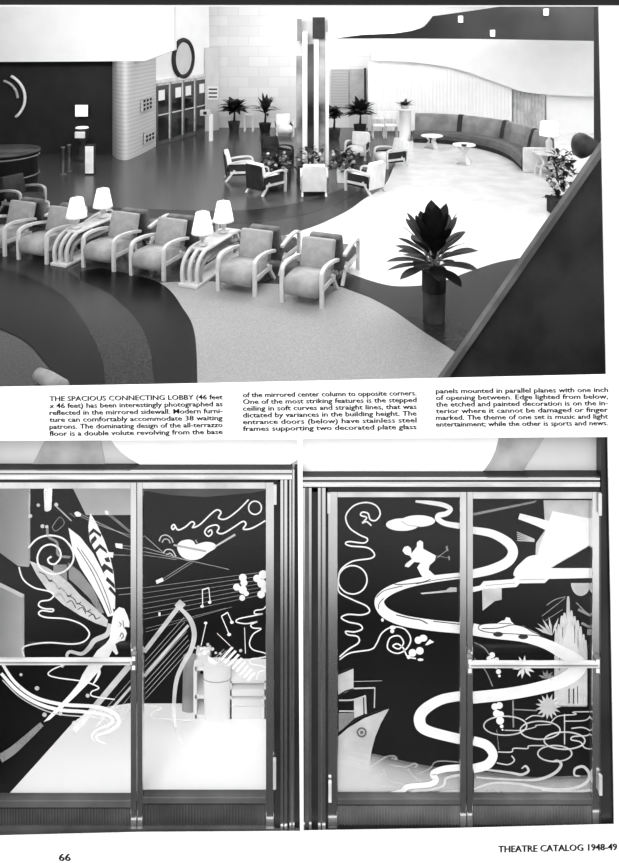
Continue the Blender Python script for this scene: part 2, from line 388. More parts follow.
# louvred end pier
bm = bmesh.new(); prism(bm, [F(205, 131.5), F(219, 130), F(219, 126.5), F(205, 127)], (0, 0, 3.3)); struct('wall_end_pier', bm, M_white2)
t = thing('louvre_vent', 'small louvred vent with three dark slots high on the end pier', 'vent', P(213, 93, 25.2))
fin(bx((0, 0, 0), (0.42, 0.03, 0.5)), 'plate', M_white, t)
for k in (-.15, 0, .15): fin(bx((0, -0.02, k), (0.32, 0.02, 0.05)), 'slot', M_ink, t)
# vents on the stone pier
pd = (F(156, 146)-F(135, 157)); pa = math.atan2(pd.y, pd.x)
for (x, y), lab in (((144.5, 104), 'square vent of nine dark holes, upper one on the stone pier'), ((147, 136.5), 'square vent of dark holes, lower one on the stone pier')):
    u = (x-135)/21.0; base = F(135, 157)*(1-u) + F(156, 146)*u
    Z = base.y; z = HC-(y-HY)*Z/FPX
    nn = Vector((pd.y, -pd.x, 0)).normalized()
    t = thing('wall_vent', lab, 'vent', Vector((base.x, base.y, z))+nn*0.07, pa, 'vents on the stone pier')
    fin(bx((0, 0, 0), (0.95, 0.03, 0.42)), 'plate', M_stone, t)
    for i in range(3):
        for k in range(3 if y < 120 else 2): fin(bx(((i-1)*.29, -0.02, (k-1)*.13+(.0 if y < 120 else .05)), (0.16, 0.02, 0.08)), 'hole', M_ink, t)
# window with louvres beside the column
t = bpy.data.objects.new('window_1', None); C.objects.link(t); t.location = P(348, 88, 26.5); t['kind'] = 'structure'
k = 26.5/FPX
fin(bx((-8*k, 0, 0), (17*k, 0.06, 38*k)), 'louvre_panel', mat('louvre_grey', 196, 0.7, 140, 5, kind='stripe'), t)
fin(bx((9*k, 0, 0), (15*k, 0.06, 38*k)), 'drape_panel', mat('drape_grey', 178, 0.8, 160, 3), t)
fin(bx((17*k, -0.03, 0), (2*k, 0.08, 40*k)), 'window_frame', M_uph_d, t)

# long pleated curtain
def curtain(x0, x1, y0, y1, Z, label, m, n=60, amp=0.05):
    bm = bmesh.new(); rows = []
    for yy in (y0, y1):
        r = []
        for i in range(n*4+1):
            u = i/(n*4); x = x0+(x1-x0)*u; v = P(x, yy, Z); v.y += amp*math.sin(u*n*2*math.pi); r.append(bm.verts.new(v))
        rows.append(r)
    for i in range(n*4): bm.faces.new((rows[0][i], rows[0][i+1], rows[1][i+1], rows[1][i]))
    return tag(fin(bm, 'curtain', m, None, True), label, 'curtain')
curtain(368, 512, 62, 131, 25.08, 'long white pleated curtain behind the curved sofa', M_white, 40, 0.012)
curtain(513, 545, 86, 133, 25.12, 'short grey pleated curtain behind the far table lamp', mat('curtain_grey', 214, 0.9, 176, 3), 9, 0.08)

# ================================================================== MIRRORED COLUMN
cb = F(313, 176)
t = thing('mirrored_column', 'tall mirror faced column rising from the centre of the chair circle', 'column', cb)
kk = cb.y/FPX
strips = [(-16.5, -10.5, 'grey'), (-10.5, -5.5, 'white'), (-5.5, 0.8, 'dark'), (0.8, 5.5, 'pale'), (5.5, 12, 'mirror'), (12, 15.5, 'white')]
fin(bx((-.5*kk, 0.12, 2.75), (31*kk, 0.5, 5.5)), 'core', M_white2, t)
MM = {'grey': mat('reflection_grey', 175, 0.15, 60, 0.9), 'white': mat('reflection_white', 240, 0.15, 222, 1), 'dark': mat('reflection_dark', 90, 0.12, 30, 0.8), 'pale': mat('reflection_pale', 232, 0.15, 215, 1), 'mirror': mat('reflection_mid', 190, 0.1, 60, 0.8)}  # mirror reflections put in as fixed greys, one per strip
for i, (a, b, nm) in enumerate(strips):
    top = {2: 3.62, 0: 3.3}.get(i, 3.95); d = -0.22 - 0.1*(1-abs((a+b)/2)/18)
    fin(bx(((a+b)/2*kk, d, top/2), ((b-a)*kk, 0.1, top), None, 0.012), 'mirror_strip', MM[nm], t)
fin(bx((5.5*kk, -.36, HC-(28-HY)*kk), (12*kk, 0.12, 21*kk)), 'capital_block', M_uph_d, t)
fin(bx((-13.5*kk, -.3, HC-(30-HY)*kk), (4.5*kk, 0.1, 22*kk)), 'capital_panel', M_steel_m, t)

# ================================================================== ARMCHAIRS
def make_chair(name, label, seatm, backm, woodm, rear_m=None, boxy=False):
    t = thing(name, label, 'armchair')
    # seat cushion: thick with a rolled front
    bm = bmesh.new()
    prof = [(-.40, .15), (-.44, .22), (-.44, .33), (-.39, .395), (-.27, .415), (.0, .39), (.26, .36), (.28, .20), (.0, .15), (-.3, .13)]
    w = .265
    a = [bm.verts.new((-w, y, z)) for y, z in prof]; b = [bm.verts.new((w, y, z)) for y, z in prof]
    bm.faces.new(a); bm.faces.new(b[::-1])
    for k in range(len(a)): bm.faces.new((a[k], b[k], b[(k+1) % len(a)], a[(k+1) % len(a)]))
    bmesh.ops.bevel(bm, geom=[e for e in bm.edges if abs(e.verts[0].co.x-e.verts[1].co.x) < 1e-6], offset=0.022, segments=2, affect='EDGES')
    s_ = fin(bm, 'seat', seatm, t, True)
    # backrest: tilted slab
    rot = Matrix.Rotation(math.radians(-15), 3, 'X')
    bm = bmesh.new(); box(bm, (0, .31, .55), (.53, .13, .46), rot, 0.035, 3)
    fin(bm, 'backrest', backm, t, True)
    fin(bx((0, .385, .53), (.50, .02, .44), rot, 0.008), 'back_panel', rear_m or backm, t)
    if boxy:
        fin(bx((0, .395, .42), (.58, .045, .60), Matrix.Rotation(math.radians(-6), 3, 'X'), 0.015), 'back_shell', rear_m or backm, t)
        for sx in (-1, 1): fin(bx((sx*.275, .0, .30), (.03, .66, .30), None, .008), 'side_panel', M_uph_d, t)
    for sx in (-1, 1):
        bm = bmesh.new()
        path = c([(sx*.31, -.36, 0), (sx*.31, -.37, .25), (sx*.31, -.37, .44), (sx*.31, -.335, .515), (sx*.31, -.2, .545), (sx*.31, .08, .525), (sx*.305, .36, .47)], 5)
        strap(bm, path, .06, .042, (1, 0, 0)); fin(bm, 'arm', woodm, t)
        bm = bmesh.new(); strap(bm, c([(sx*.28, .16, .30), (sx*.28, .27, .16), (sx*.285, .40, 0)], 4), .045, .05, (1, 0, 0)); fin(bm, 'leg', woodm, t)
        fin(bx((sx*.285, -.04, .235), (.03, .64, .06)), 'side_rail', woodm, t)
    return t
th = math.radians(-21)
def fr_center(px, py, rz):
    v = F(px, py); off = Matrix.Rotation(rz, 3, 'Z') @ Vector((.31, -.36, 0))
    return v-off
chair = make_chair('lobby_armchair', 'x', M_uph, M_uph, M_wood)
G1 = 'armchairs in the front row'
front = [(5, 256.5, 'grey armchair with pale arms at the outer end of the front row'), (47, 264.5, 'grey armchair beside the first slatted lamp table on its outer side'),
         (114, 272, 'grey armchair just inside the first slatted lamp table'), (164, 281, 'grey armchair in the front row, just before the second slatted lamp table'),
         (255, 297, 'grey armchair just past the second slatted lamp table in the front row'), (322, 309, 'grey armchair at the front row end nearest the big potted plant')]
dvec = Vector((math.sin(-th), math.cos(-th), 0)); 
for i, (x, y, lab) in enumerate(front):
    cpos = fr_center(x, y, th)
    if i == 0:
        chair.location = cpos; chair.rotation_euler = (0, 0, th); chair['label'] = lab; chair['group'] = G1
    else: dup(chair, cpos, th, lab, G1)
G2 = 'armchairs in the rear row'
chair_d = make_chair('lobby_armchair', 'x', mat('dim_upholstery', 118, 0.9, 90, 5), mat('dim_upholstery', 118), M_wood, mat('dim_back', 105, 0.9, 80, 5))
rear = ['grey armchair facing away, behind the outer end of the front row', 'grey armchair facing away, on the outer side of the first lamp table',
        'grey armchair facing away, behind the one inside the first lamp table', 'grey armchair facing away, just before the second lamp table',
        'grey armchair facing away, just past the second lamp table', 'grey armchair facing away at the rear row end nearest the big potted plant']
for i, ((x, y, _), lab) in enumerate(zip(front, rear)):
    cpos = fr_center(x, y, th) + dvec*.93 + Vector((math.cos(th), math.sin(th), 0))*.04
    if i == 0:
        chair_d.location = cpos; chair_d.rotation_euler = (0, 0, th+math.pi); chair_d['label'] = lab; chair_d['group'] = G2
    else: dup(chair_d, cpos, th+math.pi, lab, G2)
dk = make_chair('lobby_armchair', 'shadowy dark armchair with pale arms near the curved counter', M_uph_d, M_uph_d, M_wood_g)
dk.location = F(22, 212); dk.rotation_euler = (0, 0, math.radians(60))

# circle of chairs round the column: centre + facing
def face(p): # rotate so the chair faces the column
    d = Vector((cb.x, cb.y, 0))-p; return math.atan2(d.x, -d.y)
ringd_ = make_chair('round_back_armchair', 'dark backed armchair turned sideways at the far side of the circle', M_uph_l, M_uph_l, M_wood, M_uph_d, True)
G3 = 'armchairs in the circle round the column'
spots = [((240, 179), 'd', 'dark backed armchair of the circle seen side on, farthest toward the glass doors', 0.0),
         ((266, 192), 'd', 'dark backed armchair of the circle next to the one seen side on', -.15),
         ((314, 193), 'l', 'pale armchair of the circle seen squarely from behind in front of the column', 0.0),
         ((365, 191), 'l', 'pale armchair of the circle on the edge of the white floor', 0.15),
         ((391, 166), 'l', 'pale armchair of the circle seen side on, beyond the one on the white floor edge', 0.0),
         ((358, 158), 'l', 'pale armchair behind the column facing the camera', 0.2),
         ((277, 164), 'k', 'black armchair of the circle in shadow beside the column', 0.1)]
ringl = make_chair('round_back_armchair', 'x', M_uph_l, M_uph_l, M_wood, None, True)
ringk = make_chair('round_back_armchair', 'x', M_uph_d, M_uph_d, M_uph_d, None, True)
first = {'d': ringd_, 'l': ringl, 'k': ringk}; used = set()
for (x, y), kd, lab, dr in spots:
    p = F(x, y); rz = face(p)+dr; o = first[kd]
    if kd in used: dup(o, p, rz, lab, G3)
    else: o.location = p; o.rotation_euler = (0, 0, rz); o['label'] = lab; o['group'] = G3; used.add(kd)
dup(ringl, F(284, 135.5), math.radians(10), 'pale armchair against the tiled back wall beside a palm')
# straight side chairs by the curtain
def side_chair(loc, rz, lab):
    t = thing('side_chair', lab, 'chair', loc, rz, 'side chairs along the curtain')
    fin(bx((0, -.02, .45), (.44, .44, .07), None, 0.02), 'seat', M_uph_l, t)
    fin(bx((0, .2, .80), (.46, .05, .30), Matrix.Rotation(-.12, 3, 'X'), 0.02), 'backrest', M_uph_l, t)
    for sx in (-1, 1):
        fin(bx((sx*.2, -.2, .21), (.045, .045, .42)), 'leg', M_wood, t)
        bm = bmesh.new(); tube(bm, [(sx*.2, .24, 0), (sx*.2, .18, .45), (sx*.21, .22, .9)], .025, 6); fin(bm, 'leg', M_wood, t)
    return t
side_chair(F(378, 137.5), 0, 'small pale side chair by the curtain next to the dark bush')
side_chair(F(391, 137.5), 0, 'small pale side chair by the curtain next to the flower pedestal')

# ================================================================== SLATTED LAMP TABLES
def make_table():
    t = thing('slatted_lamp_table', 'x', 'table')
    fin(bx((0, 0, .03), (.34, 1.75, .05), None, .01), 'base_board', M_wood, t)
    fin(bx((0, 0, .505), (.34, 1.15, .035), None, .01), 'table_top', M_wood, t)
    fin(bx((0, 0, .31), (.30, 1.0, .03), None, .01), 'shelf', M_wood_g, t)
    for sy in (-1, 1):
        for x in (-.13, 0, .13):
            bm = bmesh.new()
            path = c([(x, sy*.80, .055), (x, sy*.815, .22), (x, sy*.77, .36), (x, sy*.66, .46), (x, sy*.50, .512), (x, sy*.3, .515)], 5)
            strap(bm, path, .055, .04, (1, 0, 0)); fin(bm, 'slat', M_wood, t)
            bm = bmesh.new(); path = c([(x, sy*.70, .055), (x, sy*.70, .18), (x, sy*.63, .30), (x, sy*.5, .36), (x, sy*.3, .38)], 4)
            strap(bm, path, .05, .03, (1, 0, 0)); fin(bm, 'inner_slat', M_wood_g, t)
    return t
tb = make_table()
def place_table(px, py):
    v = F(px, py); off = Matrix.Rotation(th, 3, 'Z') @ Vector((.17, -.875, 0)); return v-off
T2 = place_table(197, 290); T1 = place_table(66, 268.5)
tb.location = T1; tb.rotation_euler = (0, 0, th); tb['label'] = 'bleached wood lamp table with curved slats, farther from the big potted plant'; tb['group'] = 'slatted lamp tables'
dup(tb, T2, th, 'bleached wood lamp table with curved slats, nearer the big potted plant', 'slatted lamp tables')
def make_lamp(name='table_lamp'):
    t = thing(name, 'x', 'lamp')
    bm = bmesh.new(); lathe(bm, [(0.0, 0), (.085, 0), (.085, .02), (.03, .035), (.022, .06), (.05, .1), (.055, .15), (.03, .17), (.015, .19), (.012, .30), (0, .30)], n=16); fin(bm, 'base', M_wood, t, True)
    bm = bmesh.new(); lathe(bm, [(.18, .19), (.165, .26), (.11, .52), (.0, .525)], n=24); bm.faces.ensure_lookup_table()
    fin(bm, 'lamp_shade', M_shade, t, True)
    bm = bmesh.new(); lathe(bm, [(0, .52), (.012, .525), (.016, .55), (0, .57)], n=8); fin(bm, 'finial', M_wood, t, True)
    return t
lp = make_lamp(); ly = Matrix.Rotation(th, 3, 'Z')
lamps = [(T1, -.42, 'white shaded table lamp at the front of the table farther from the big plant'), (T1, .28, 'white shaded table lamp at the rear of the table farther from the big plant'),
         (T2, -.42, 'white shaded table lamp at the front of the table nearer the big plant'), (T2, .28, 'white shaded table lamp at the rear of the table nearer the big plant')]
for i, (T, d, lab) in enumerate(lamps):
    loc = T + ly @ Vector((0, d, .537))
    if i == 0: lp.location = loc; lp['label'] = lab; lp['group'] = 'lamps on the slatted tables'
    else: dup(lp, loc, 0, lab, 'lamps on the slatted tables')

# ================================================================== CURVED SOFA, TABLES, FAR LAMP
fpath = c([(413, 143), (450, 145), (485, 151), (508, 160), (521, 172)], 10)
fp = [F(*q) for q in fpath]
def offs(pts, d):
    out = []
    for i, p in enumerate(pts):
        a = pts[max(i-1, 0)]; b = pts[min(i+1, len(pts)-1)]; tt = (b-a).normalized(); out.append(p + Vector((-tt.y, tt.x, 0))*d)
    return out
sofa = thing('curved_sofa', 'long curved dark grey banquette sofa sweeping along the white curtain', 'sofa', (fp[20].x, fp[20].y, 0))
S0 = sofa.location.copy()
M_sofa = mat('sofa_leather', 134, 0.45, 100, 2); M_sofa_d = mat('sofa_seat', 92, 0.5, 66, 2)
def sweep(name, prof, i0, i1, m):
    # prof: (inward offset, z)
    bm = bmesh.new(); rings = []
    offp = [offs(fp, d) for d, z in prof]
    for i in range(i0, i1+1): rings.append([bm.verts.new(Vector((offp[k][i].x, offp[k][i].y, prof[k][1]))-S0) for k in range(len(prof))])
    n = len(prof)
    for a, b in zip(rings, rings[1:]):
        for k in range(n): bm.faces.new((a[k], a[(k+1) % n], b[(k+1) % n], b[k]))
    bm.faces.new(rings[0][::-1]); bm.faces.new(rings[-1])
    return fin(bm, name, m, sofa)
N = len(fp)-1
sweep('base', [(.06, 0), (.06, .16), (.85, .16), (.85, 0)], 0, N, M_uph_d)
sg = [0, 10, 20, 30, N]
for a, b in zip(sg, sg[1:]):
    sweep('seat', [(0, .16), (-.02, .3), (.03, .40), (.15, .42), (.62, .38), (.62, .16)], a, b, M_sofa_d)
    sweep('backrest', [(.60, .38), (.66, .70), (.74, .94), (.80, .97), (.90, .95), (.92, .5), (.90, .16), (.62, .16)], a, b, M_sofa)
for i in (10, 20, 30):
    sweep('seam', [(.585, .40), (.645, .70), (.735, .955), (.80, .985), (.86, .98), (.8, .5)], i, i+1, M_uph_d) if i < N else None
e = offs(fp, .45)[N]-S0; tdir = fp[N]-fp[N-1]
tag(fin(bx((e.x, e.y-.06, .36), (.84, .1, .70), Matrix.Rotation(math.atan2(tdir.y, tdir.x)+math.pi/2, 3, 'Z'), .03), 'end_panel', M_wood, sofa), 'pale end panel')

def coffee_table(px, py, lab, R=.36, h=.40):
    t = thing('coffee_table', lab, 'table', F(px, py), 0.3, 'low tables before the curved sofa')
    bm = bmesh.new(); lathe(bm, [(0, h), (R, h), (R+.01, h+.015), (R, h+.03), (0, h+.03)], n=28); fin(bm, 'table_top', M_white, t)
    for k in range(3):
        a = k*2*math.pi/3+.5
        bm = bmesh.new(); strap(bm, c([(R*.8*math.cos(a), R*.8*math.sin(a), 0), (R*.55*math.cos(a), R*.55*math.sin(a), .12), (R*.25*math.cos(a), R*.25*math.sin(a), h*.6), (R*.6*math.cos(a), R*.6*math.sin(a), h)], 4), .13, .045, (-math.sin(a), math.cos(a), 0)); fin(bm, 'leg', M_wood, t)
    return t
coffee_table(432, 148, 'low white round table at the middle of the curved sofa')
coffee_table(464, 164, 'low white round table standing out on the white floor', .33, .56)
def ashtray(px, py, z, lab):
    bm = bmesh.new(); lathe(bm, [(0, 0), (.06, 0), (.09, .05), (.075, .05), (.05, .02), (0, .02)], n=16)
    return tag(fin(bm, 'ashtray', M_uph_d, None, True, F(px, py, z)), lab, 'ashtray')
ashtray(464, 146.2, .592, 'small dark ashtray on the low table out on the white floor')
# far side table + lamp
st = thing('side_table', 'pale side table with curved legs at the end of the curved sofa', 'table', F(546, 176))
fin(bx((0, 0, .62), (.60, .55, .05), None, .015), 'table_top', M_wood, st)
fin(bx((0, 0, .25), (.42, .45, .04), None, .01), 'shelf', M_wood, st)
for sx in (-1, 1):
    for sy in (-1, 1):
        bm = bmesh.new(); strap(bm, c([(sx*.24, sy*.2, 0), (sx*.2, sy*.2, .25), (sx*.14, sy*.2, .42), (sx*.25, sy*.2, .6)], 4), .05, .045, (0, 1, 0)); fin(bm, 'leg', M_wood if sx < 0 else M_uph_d, st)
fl_ = thing('table_lamp', 'white drum shaded lamp on the side table at the end of the curved sofa', 'lamp', st.location + Vector((0.1, 0.05, .645)))
bm = bmesh.new(); lathe(bm, [(0, 0), (.13, 0), (.13, .03), (.05, .06), (.09, .16), (.09, .3), (.03, .38), (.02, .62), (0, .62)], n=16); fin(bm, 'base', M_wood, fl_, True)
bm = bmesh.new(); lathe(bm, [(.26, .46), (.22, .84), (0, .845)], n=24); fin(bm, 'lamp_shade', M_shade, fl_, True)

# ================================================================== PLANTS
def leaf(bm, base, azim, length, width, rise, droop, cup=0.12, n=7, broad=False):
    # one pointed blade that rises then droops
    d = Vector((math.cos(azim), math.sin(azim), 0)); s = Vector((-math.sin(azim), math.cos(azim), 0))
    L_, R_, M_ = [], [], []
    for i in range(n+1):
        u = i/n; p = Vector(base) + d*length*math.cos(rise)*u + Vector((0, 0, 1))*(length*math.sin(rise)*u - droop*u*u*length)
        w = width*(math.sin(math.pi*min(1, .12+u*.88)**.8)) if 0 < i < n else (width*.12 if i == 0 else 0.003)
        if broad and 0 < i < n: w = width*max(.12, math.sin(math.pi*u**1.5)**.8)
        M_.append(bm.verts.new(p)); L_.append(bm.verts.new(p+s*w/2+Vector((0, 0, cup*w)))); R_.append(bm.verts.new(p-s*w/2+Vector((0, 0, cup*w))))
    for i in range(n):
        bm.faces.new((L_[i], L_[i+1], M_[i+1], M_[i])); bm.faces.new((M_[i], M_[i+1], R_[i+1], R_[i]))
bp = thing('potted_plant', 'large dark broad leaved plant in tall cylindrical pot on the white floor edge', 'plant', F(434, 321))
bm = bmesh.new(); lathe(bm, [(0, 0), (.14, 0), (.15, .02), (.155, .40), (.16, .42), (.16, .70), (.17, .72), (.145, .72), (.14, .66), (0, .66)], n=24)
pot = fin(bm, 'pot', M_pot, bp, True)
bm = bmesh.new(); lathe(bm, [(.162, .42), (.166, .43), (.166, .70), (.162, .71)], n=24); tag(fin(bm, 'pot_band', mat('pot_dark', 40, .4, 26, 3), pot, True), 'dark upper band of the pot')
bm = bmesh.new()
rnd = random.Random(5)
for k in range(50):
    az = k*2.39996+.4; lv = k/49.0
    leaf(bm, (0.04*math.cos(az), 0.04*math.sin(az), .74+.30*lv), az, (.58+.06*math.sin(lv*3))*rnd.uniform(.88, 1.08), .19*rnd.uniform(.9, 1.15), math.radians(2+80*lv)*rnd.uniform(.92, 1.08), .26*(1-lv)+.03, .06, 10, True)
fin(bm, 'foliage', M_leaf, bp, True)
bm = bmesh.new()
for k in range(9):
    az = k*.7; tube(bm, [(0.05*math.cos(az), .05*math.sin(az), .64), (.07*math.cos(az), .07*math.sin(az), .8), (.15*math.cos(az), .15*math.sin(az), 1.0)], .012, 6)
fin(bm, 'stems', M_uph, bp, True)
def palm(loc, lab, n, length, spread, potm, hgt=.35, width=.1, kind='palm'):
    t = thing('potted_palm', lab, 'plant', loc)
    bm = bmesh.new(); lathe(bm, [(0, 0), (.18, 0), (.24, hgt), (.26, hgt+.02), (.22, hgt+.02), (.2, hgt-.04), (0, hgt-.04)], n=16); fin(bm, 'pot', potm, t, True)
    bm = bmesh.new(); tube(bm, [(0, 0, hgt-.05), (.02, 0, hgt+.3), (0, .02, hgt+.55)], [.05, .035, .03], 8); fin(bm, 'stem', M_leaf2, t, True)
    bm = bmesh.new(); r_ = random.Random(len(lab))
    for k in range(n):
        az = k*2.39996; e_ = r_.uniform(.15, 1.0)*spread
        leaf(bm, (0, 0, hgt+.35+.25*r_.random()), az, length*r_.uniform(.75, 1.1), width, e_, .35*r_.uniform(.4, 1))
    fin(bm, 'foliage', M_leaf2, t, True)
    return t
palm(F(234, 132), 'broad dark palm in front of the back wall next to the end pier', 70, .72, .95, M_pot, .4, .26)
palm(F(265, 132.5), 'narrow upright dark palm by the back wall beside the small white table', 34, .85, 1.45, M_uph_d, .35, .18)
palm(F(334, 140), 'low dark palm behind the column beside the pale armchair', 54, .5, 1.1, M_pot, .4, .24)
palm(F(360, 137), 'bushy dark palm beside the small side chairs', 90, .72, 1.3, M_uph_d, .45, .28)
sp = thing('plant_stand', 'small white square table between two palms at the back wall', 'table', F(249, 131))
fin(bx((0, 0, .66), (.42, .42, .05), None, .01), 'table_top', M_white, sp)
for sx in (-1, 1):
    for sy in (-1, 1): fin(bx((sx*.16, sy*.16, .32), (.06, .06, .64)), 'leg', M_white, sp)
# flower pedestal
pe = thing('flower_pedestal', 'white cylindrical pedestal by the end of the curved sofa', 'pedestal', F(405, 139.5))
bm = bmesh.new(); lathe(bm, [(0, 0), (.24, 0), (.24, .05), (.21, .08), (.21, 1.05), (.25, 1.08), (.25, 1.12), (0, 1.12)], n=20); fin(bm, 'shaft', M_white, pe, True)
fa = thing('flower_arrangement', 'bowl of dark and pale flowers on the white cylindrical pedestal', 'flowers', F(405, 139.5)+Vector((0, 0, 1.12)))
bm = bmesh.new(); lathe(bm, [(0, 0), (.08, 0), (.18, .14), (.16, .14), (0, .06)], n=16); fin(bm, 'bowl', M_white2, fa, True)
bm = bmesh.new()
for k in range(22): leaf(bm, (0, 0, .1), k*2.4, .32+.1*(k % 3), .12, .35+.05*(k % 12), .3)
fin(bm, 'leaves', M_leaf2, fa, True)
# planting round the column base
def bush(t, n, rx, rz, seed, m1, m2, size=.09):
    r_ = random.Random(seed); b1, b2 = bmesh.new(), bmesh.new()
    for k in range(n):
        p = Vector((max(-rx*.8, min(rx*.8, r_.gauss(0, rx*.45))), max(-rx*.8, min(rx*.8, r_.gauss(0, rx*.45))), r_.uniform(.25, rz)))
        if k % 4: leaf(b1, p, r_.uniform(0, 6.28), size*2.2, size, r_.uniform(-.2, 1.2), .3, n=3)
        else:
            bmesh.ops.create_icosphere(b2, subdivisions=1, radius=size*r_.uniform(.25, .55), matrix=Matrix.Translation(p))
    fin(b1, 'leaves', m1, t); fin(b2, 'blossoms', m2, t, True)
def planter(loc, lab, rx, rz, seed, n, size, boxm=M_uph_d, bs=(.72, .46, .42)):
    t = thing('flower_planter', lab, 'planter', loc)
    fin(bx((0, 0, bs[2]/2), bs, None, .02), 'planter_box', boxm, t)
    bush(t, n, rx, rz, seed, M_leaf, M_petal, size)
    return t
planter(cb+Vector((-.95, -.62, 0)), 'dark planter of mixed flowers before the column toward the black armchair', .45, .75, 11, 90, .12)
planter(cb+Vector((.85, -.66, 0)), 'pale planter box of flowers before the column toward the white floor', .45, .8, 12, 110, .12, M_white, (.45, .4, .34))
planter(cb+Vector((-.05, -.88, 0)), 'dark planter of flowers at the foot of the column behind the pale armchair', .4, .95, 13, 80, .12)
planter(F(562, 214), 'tall bank of flowers beside the sloping parapet', .34, 1.35, 14, 190, .10, M_uph_d, (.5, .5, .35))

# ================================================================== DARK RECESS FITTINGS
ct = thing('curved_counter', 'dark curved counter with pale trim rails in the shadowy recess', 'counter', F(2, 197))
bm = bmesh.new(); lathe(bm, [(0, 0), (.80, 0), (.80, 1.05), (.86, 1.07), (.86, 1.12), (0, 1.12)], n=36); fin(bm, 'counter_body', mat('counter_dark', 52, .4, 36, 2), ct, True)
for z in (.55, 1.0):
    bm = bmesh.new(); tube(bm, [(.825*math.cos(a*math.pi/18), .825*math.sin(a*math.pi/18), z) for a in range(37)], .02, 6); fin(bm, 'trim_rail', mat('dim_metal', 120, .4, 90, 3), ct, True)
ar = thing('wall_ring', 'pair of pale concentric arcs on the dark recess wall above the counter', 'wall ornament', P(-1, 98, 20.75))
k = 20.75/FPX
for rr, m, a0, a1, w_ in ((26, M_uph_l, 62, -50, 1.5), (18.5, M_uph, 75, 0, 1.3)):
    bm = bmesh.new(); tube(bm, [(rr*math.cos(q)*k, 0, (rr*math.sin(q)*.95)*k) for q in [math.radians(a0+(a1-a0)*i/24) for i in range(25)]], w_*k, 8); fin(bm, 'arc', m, ar, True)
def framed(name, x, y, w_, h_, Z, lab, cat, m, fm, depth=.08):
    k = Z/FPX; t = thing(name, lab, cat, P(x, y, Z))
    fin(bx((0, 0, 0), (w_*k*1.12, depth, h_*k*1.1), None, .01), 'frame', fm, t); fin(bx((0, -depth/2-.005, 0), (w_*k, .012, h_*k)), 'face', m, t)
    return t
framed('lit_sign', 82, 110.5, 12.5, 11.5, 20.7, 'small glowing white square sign on the dark recess wall', 'sign', M_shade, M_dark)
vm = thing('weighing_machine', 'dark pedestal machine with glass dome head in the shadowy recess', 'machine', F(82, 160))
bm = bmesh.new(); lathe(bm, [(0, 0), (.22, 0), (.22, .08), (.12, .12), (.1, .55), (.2, .62), (.2, .95), (.14, 1.02), (0, 1.03)], n=16); fin(bm, 'pedestal', M_uph_d, vm, True)
fin(bx((0, -.18, .8), (.3, .08, .2), None, .02), 'dial', M_uph_l, vm)
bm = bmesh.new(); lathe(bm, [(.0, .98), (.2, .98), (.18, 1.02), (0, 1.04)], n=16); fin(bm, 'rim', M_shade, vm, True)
ub = thing('standing_panel', 'tall narrow white box standing in front of the dark recess', 'box', F(90.5, 174))
k = F(90.5, 174).y/FPX
fin(bx((0, 0, 15*k), (8.5*k, .22, 29*k), None, .01), 'cabinet_body', M_uph_d, ub); fin(bx((.2*k, -.115, 15*k), (8.2*k, .02, 27*k), None, .005), 'front_panel', M_uph_l, ub)
for x, y, lab in ((63, 175, 'slim dim post in the dark recess, nearer the curved counter'), (69, 172, 'slim dim post in the dark recess, nearer the white box')):
    p = F(x, y); bm = bmesh.new(); lathe(bm, [(0, 0), (.1, 0), (.1, .03), (.035, .05), (.035, .72), (.06, .74), (.06, .78), (0, .79)], n=12)
    tag(fin(bm, 'barrier_post', M_pot, None, True, p), lab, 'post', 'posts in the dark recess')
# white post stand right of the doors
ps = thing('ticket_stand', 'slim white post with small box on top in front of the glass doors', 'stand', F(211, 141))
fin(bx((0, 0, .48), (.13, .13, .96), None, .01), 'post', M_white, ps); fin(bx((-.2, 0, 1.02), (.36, .2, .2), None, .01), 'head_box', M_white2, ps); fin(bx((-.2, -.105, 1.02), (.12, .02, .11)), 'dial', M_ink, ps)

# ================================================================== PARAPET + POD
bm = bmesh.new()
prism(bm, [P(*q, 6.25) for q in [(607, 143), (438, 388), (420, 414), (700, 420), (700, 10)]], (0.30, 0.5, -0.1))
par = struct('wall_parapet', bm, mat('parapet_mottled', 66, .6, 42, 2.2))
e0 = P(610, 136, 6.2); e1 = P(430, 396.5, 6.2)
bm = bmesh.new(); strap(bm, [e0, e0*.5+e1*.5, e1], .09, .05, (0, 1, 0)); cp_ = fin(bm, 'lit_edge_strip', mat('parapet_lit_edge', 125, .6, 95, 3), par)  # lit upper edge of the parapet put in as a paler colour
pod = thing('pod_spotlight', 'dark pear shaped spotlight jutting from the dark wall post', 'spotlight', P(583, 145.5, 9.0))
k = 9.0/FPX
bm = bmesh.new(); lathe(bm, [(0, -10.5*k), (6*k, -9.8*k), (10.5*k, -7.5*k), (13*k, -3*k), (12*k, 2*k), (8.5*k, 8*k), (4.5*k, 13*k), (2*k, 16*k), (0, 16.5*k)], n=24)
bmesh.ops.rotate(bm, cent=(0, 0, 0), matrix=Matrix.Rotation(math.pi/2, 3, 'Y'), verts=bm.verts[:]); fin(bm, 'lamp_body', mat('pod_dark', 62, .5, 45, 5), pod, True)
bm = bmesh.new(); tube(bm, [(13*k, 0, 0), (18*k, .02, 0), (26*k, .05, 0)], 1.8*k, 10); fin(bm, 'bracket', M_uph_d, pod, True)
bm = bmesh.new(); a, b = F(38, 375, .05), F(61, 384, .05)
hr = thing('rounded_post', 'pale rounded post end on the dark floor below the armchairs', 'post', F(50, 384))
bm = bmesh.new(); tube(bm, [F(38, 374, .09)-hr.location, F(48, 379, .09)-hr.location, F(62, 388, .09)-hr.location], [.07, .085, .09], 14); fin(bm, 'roll', M_uph, hr, True)
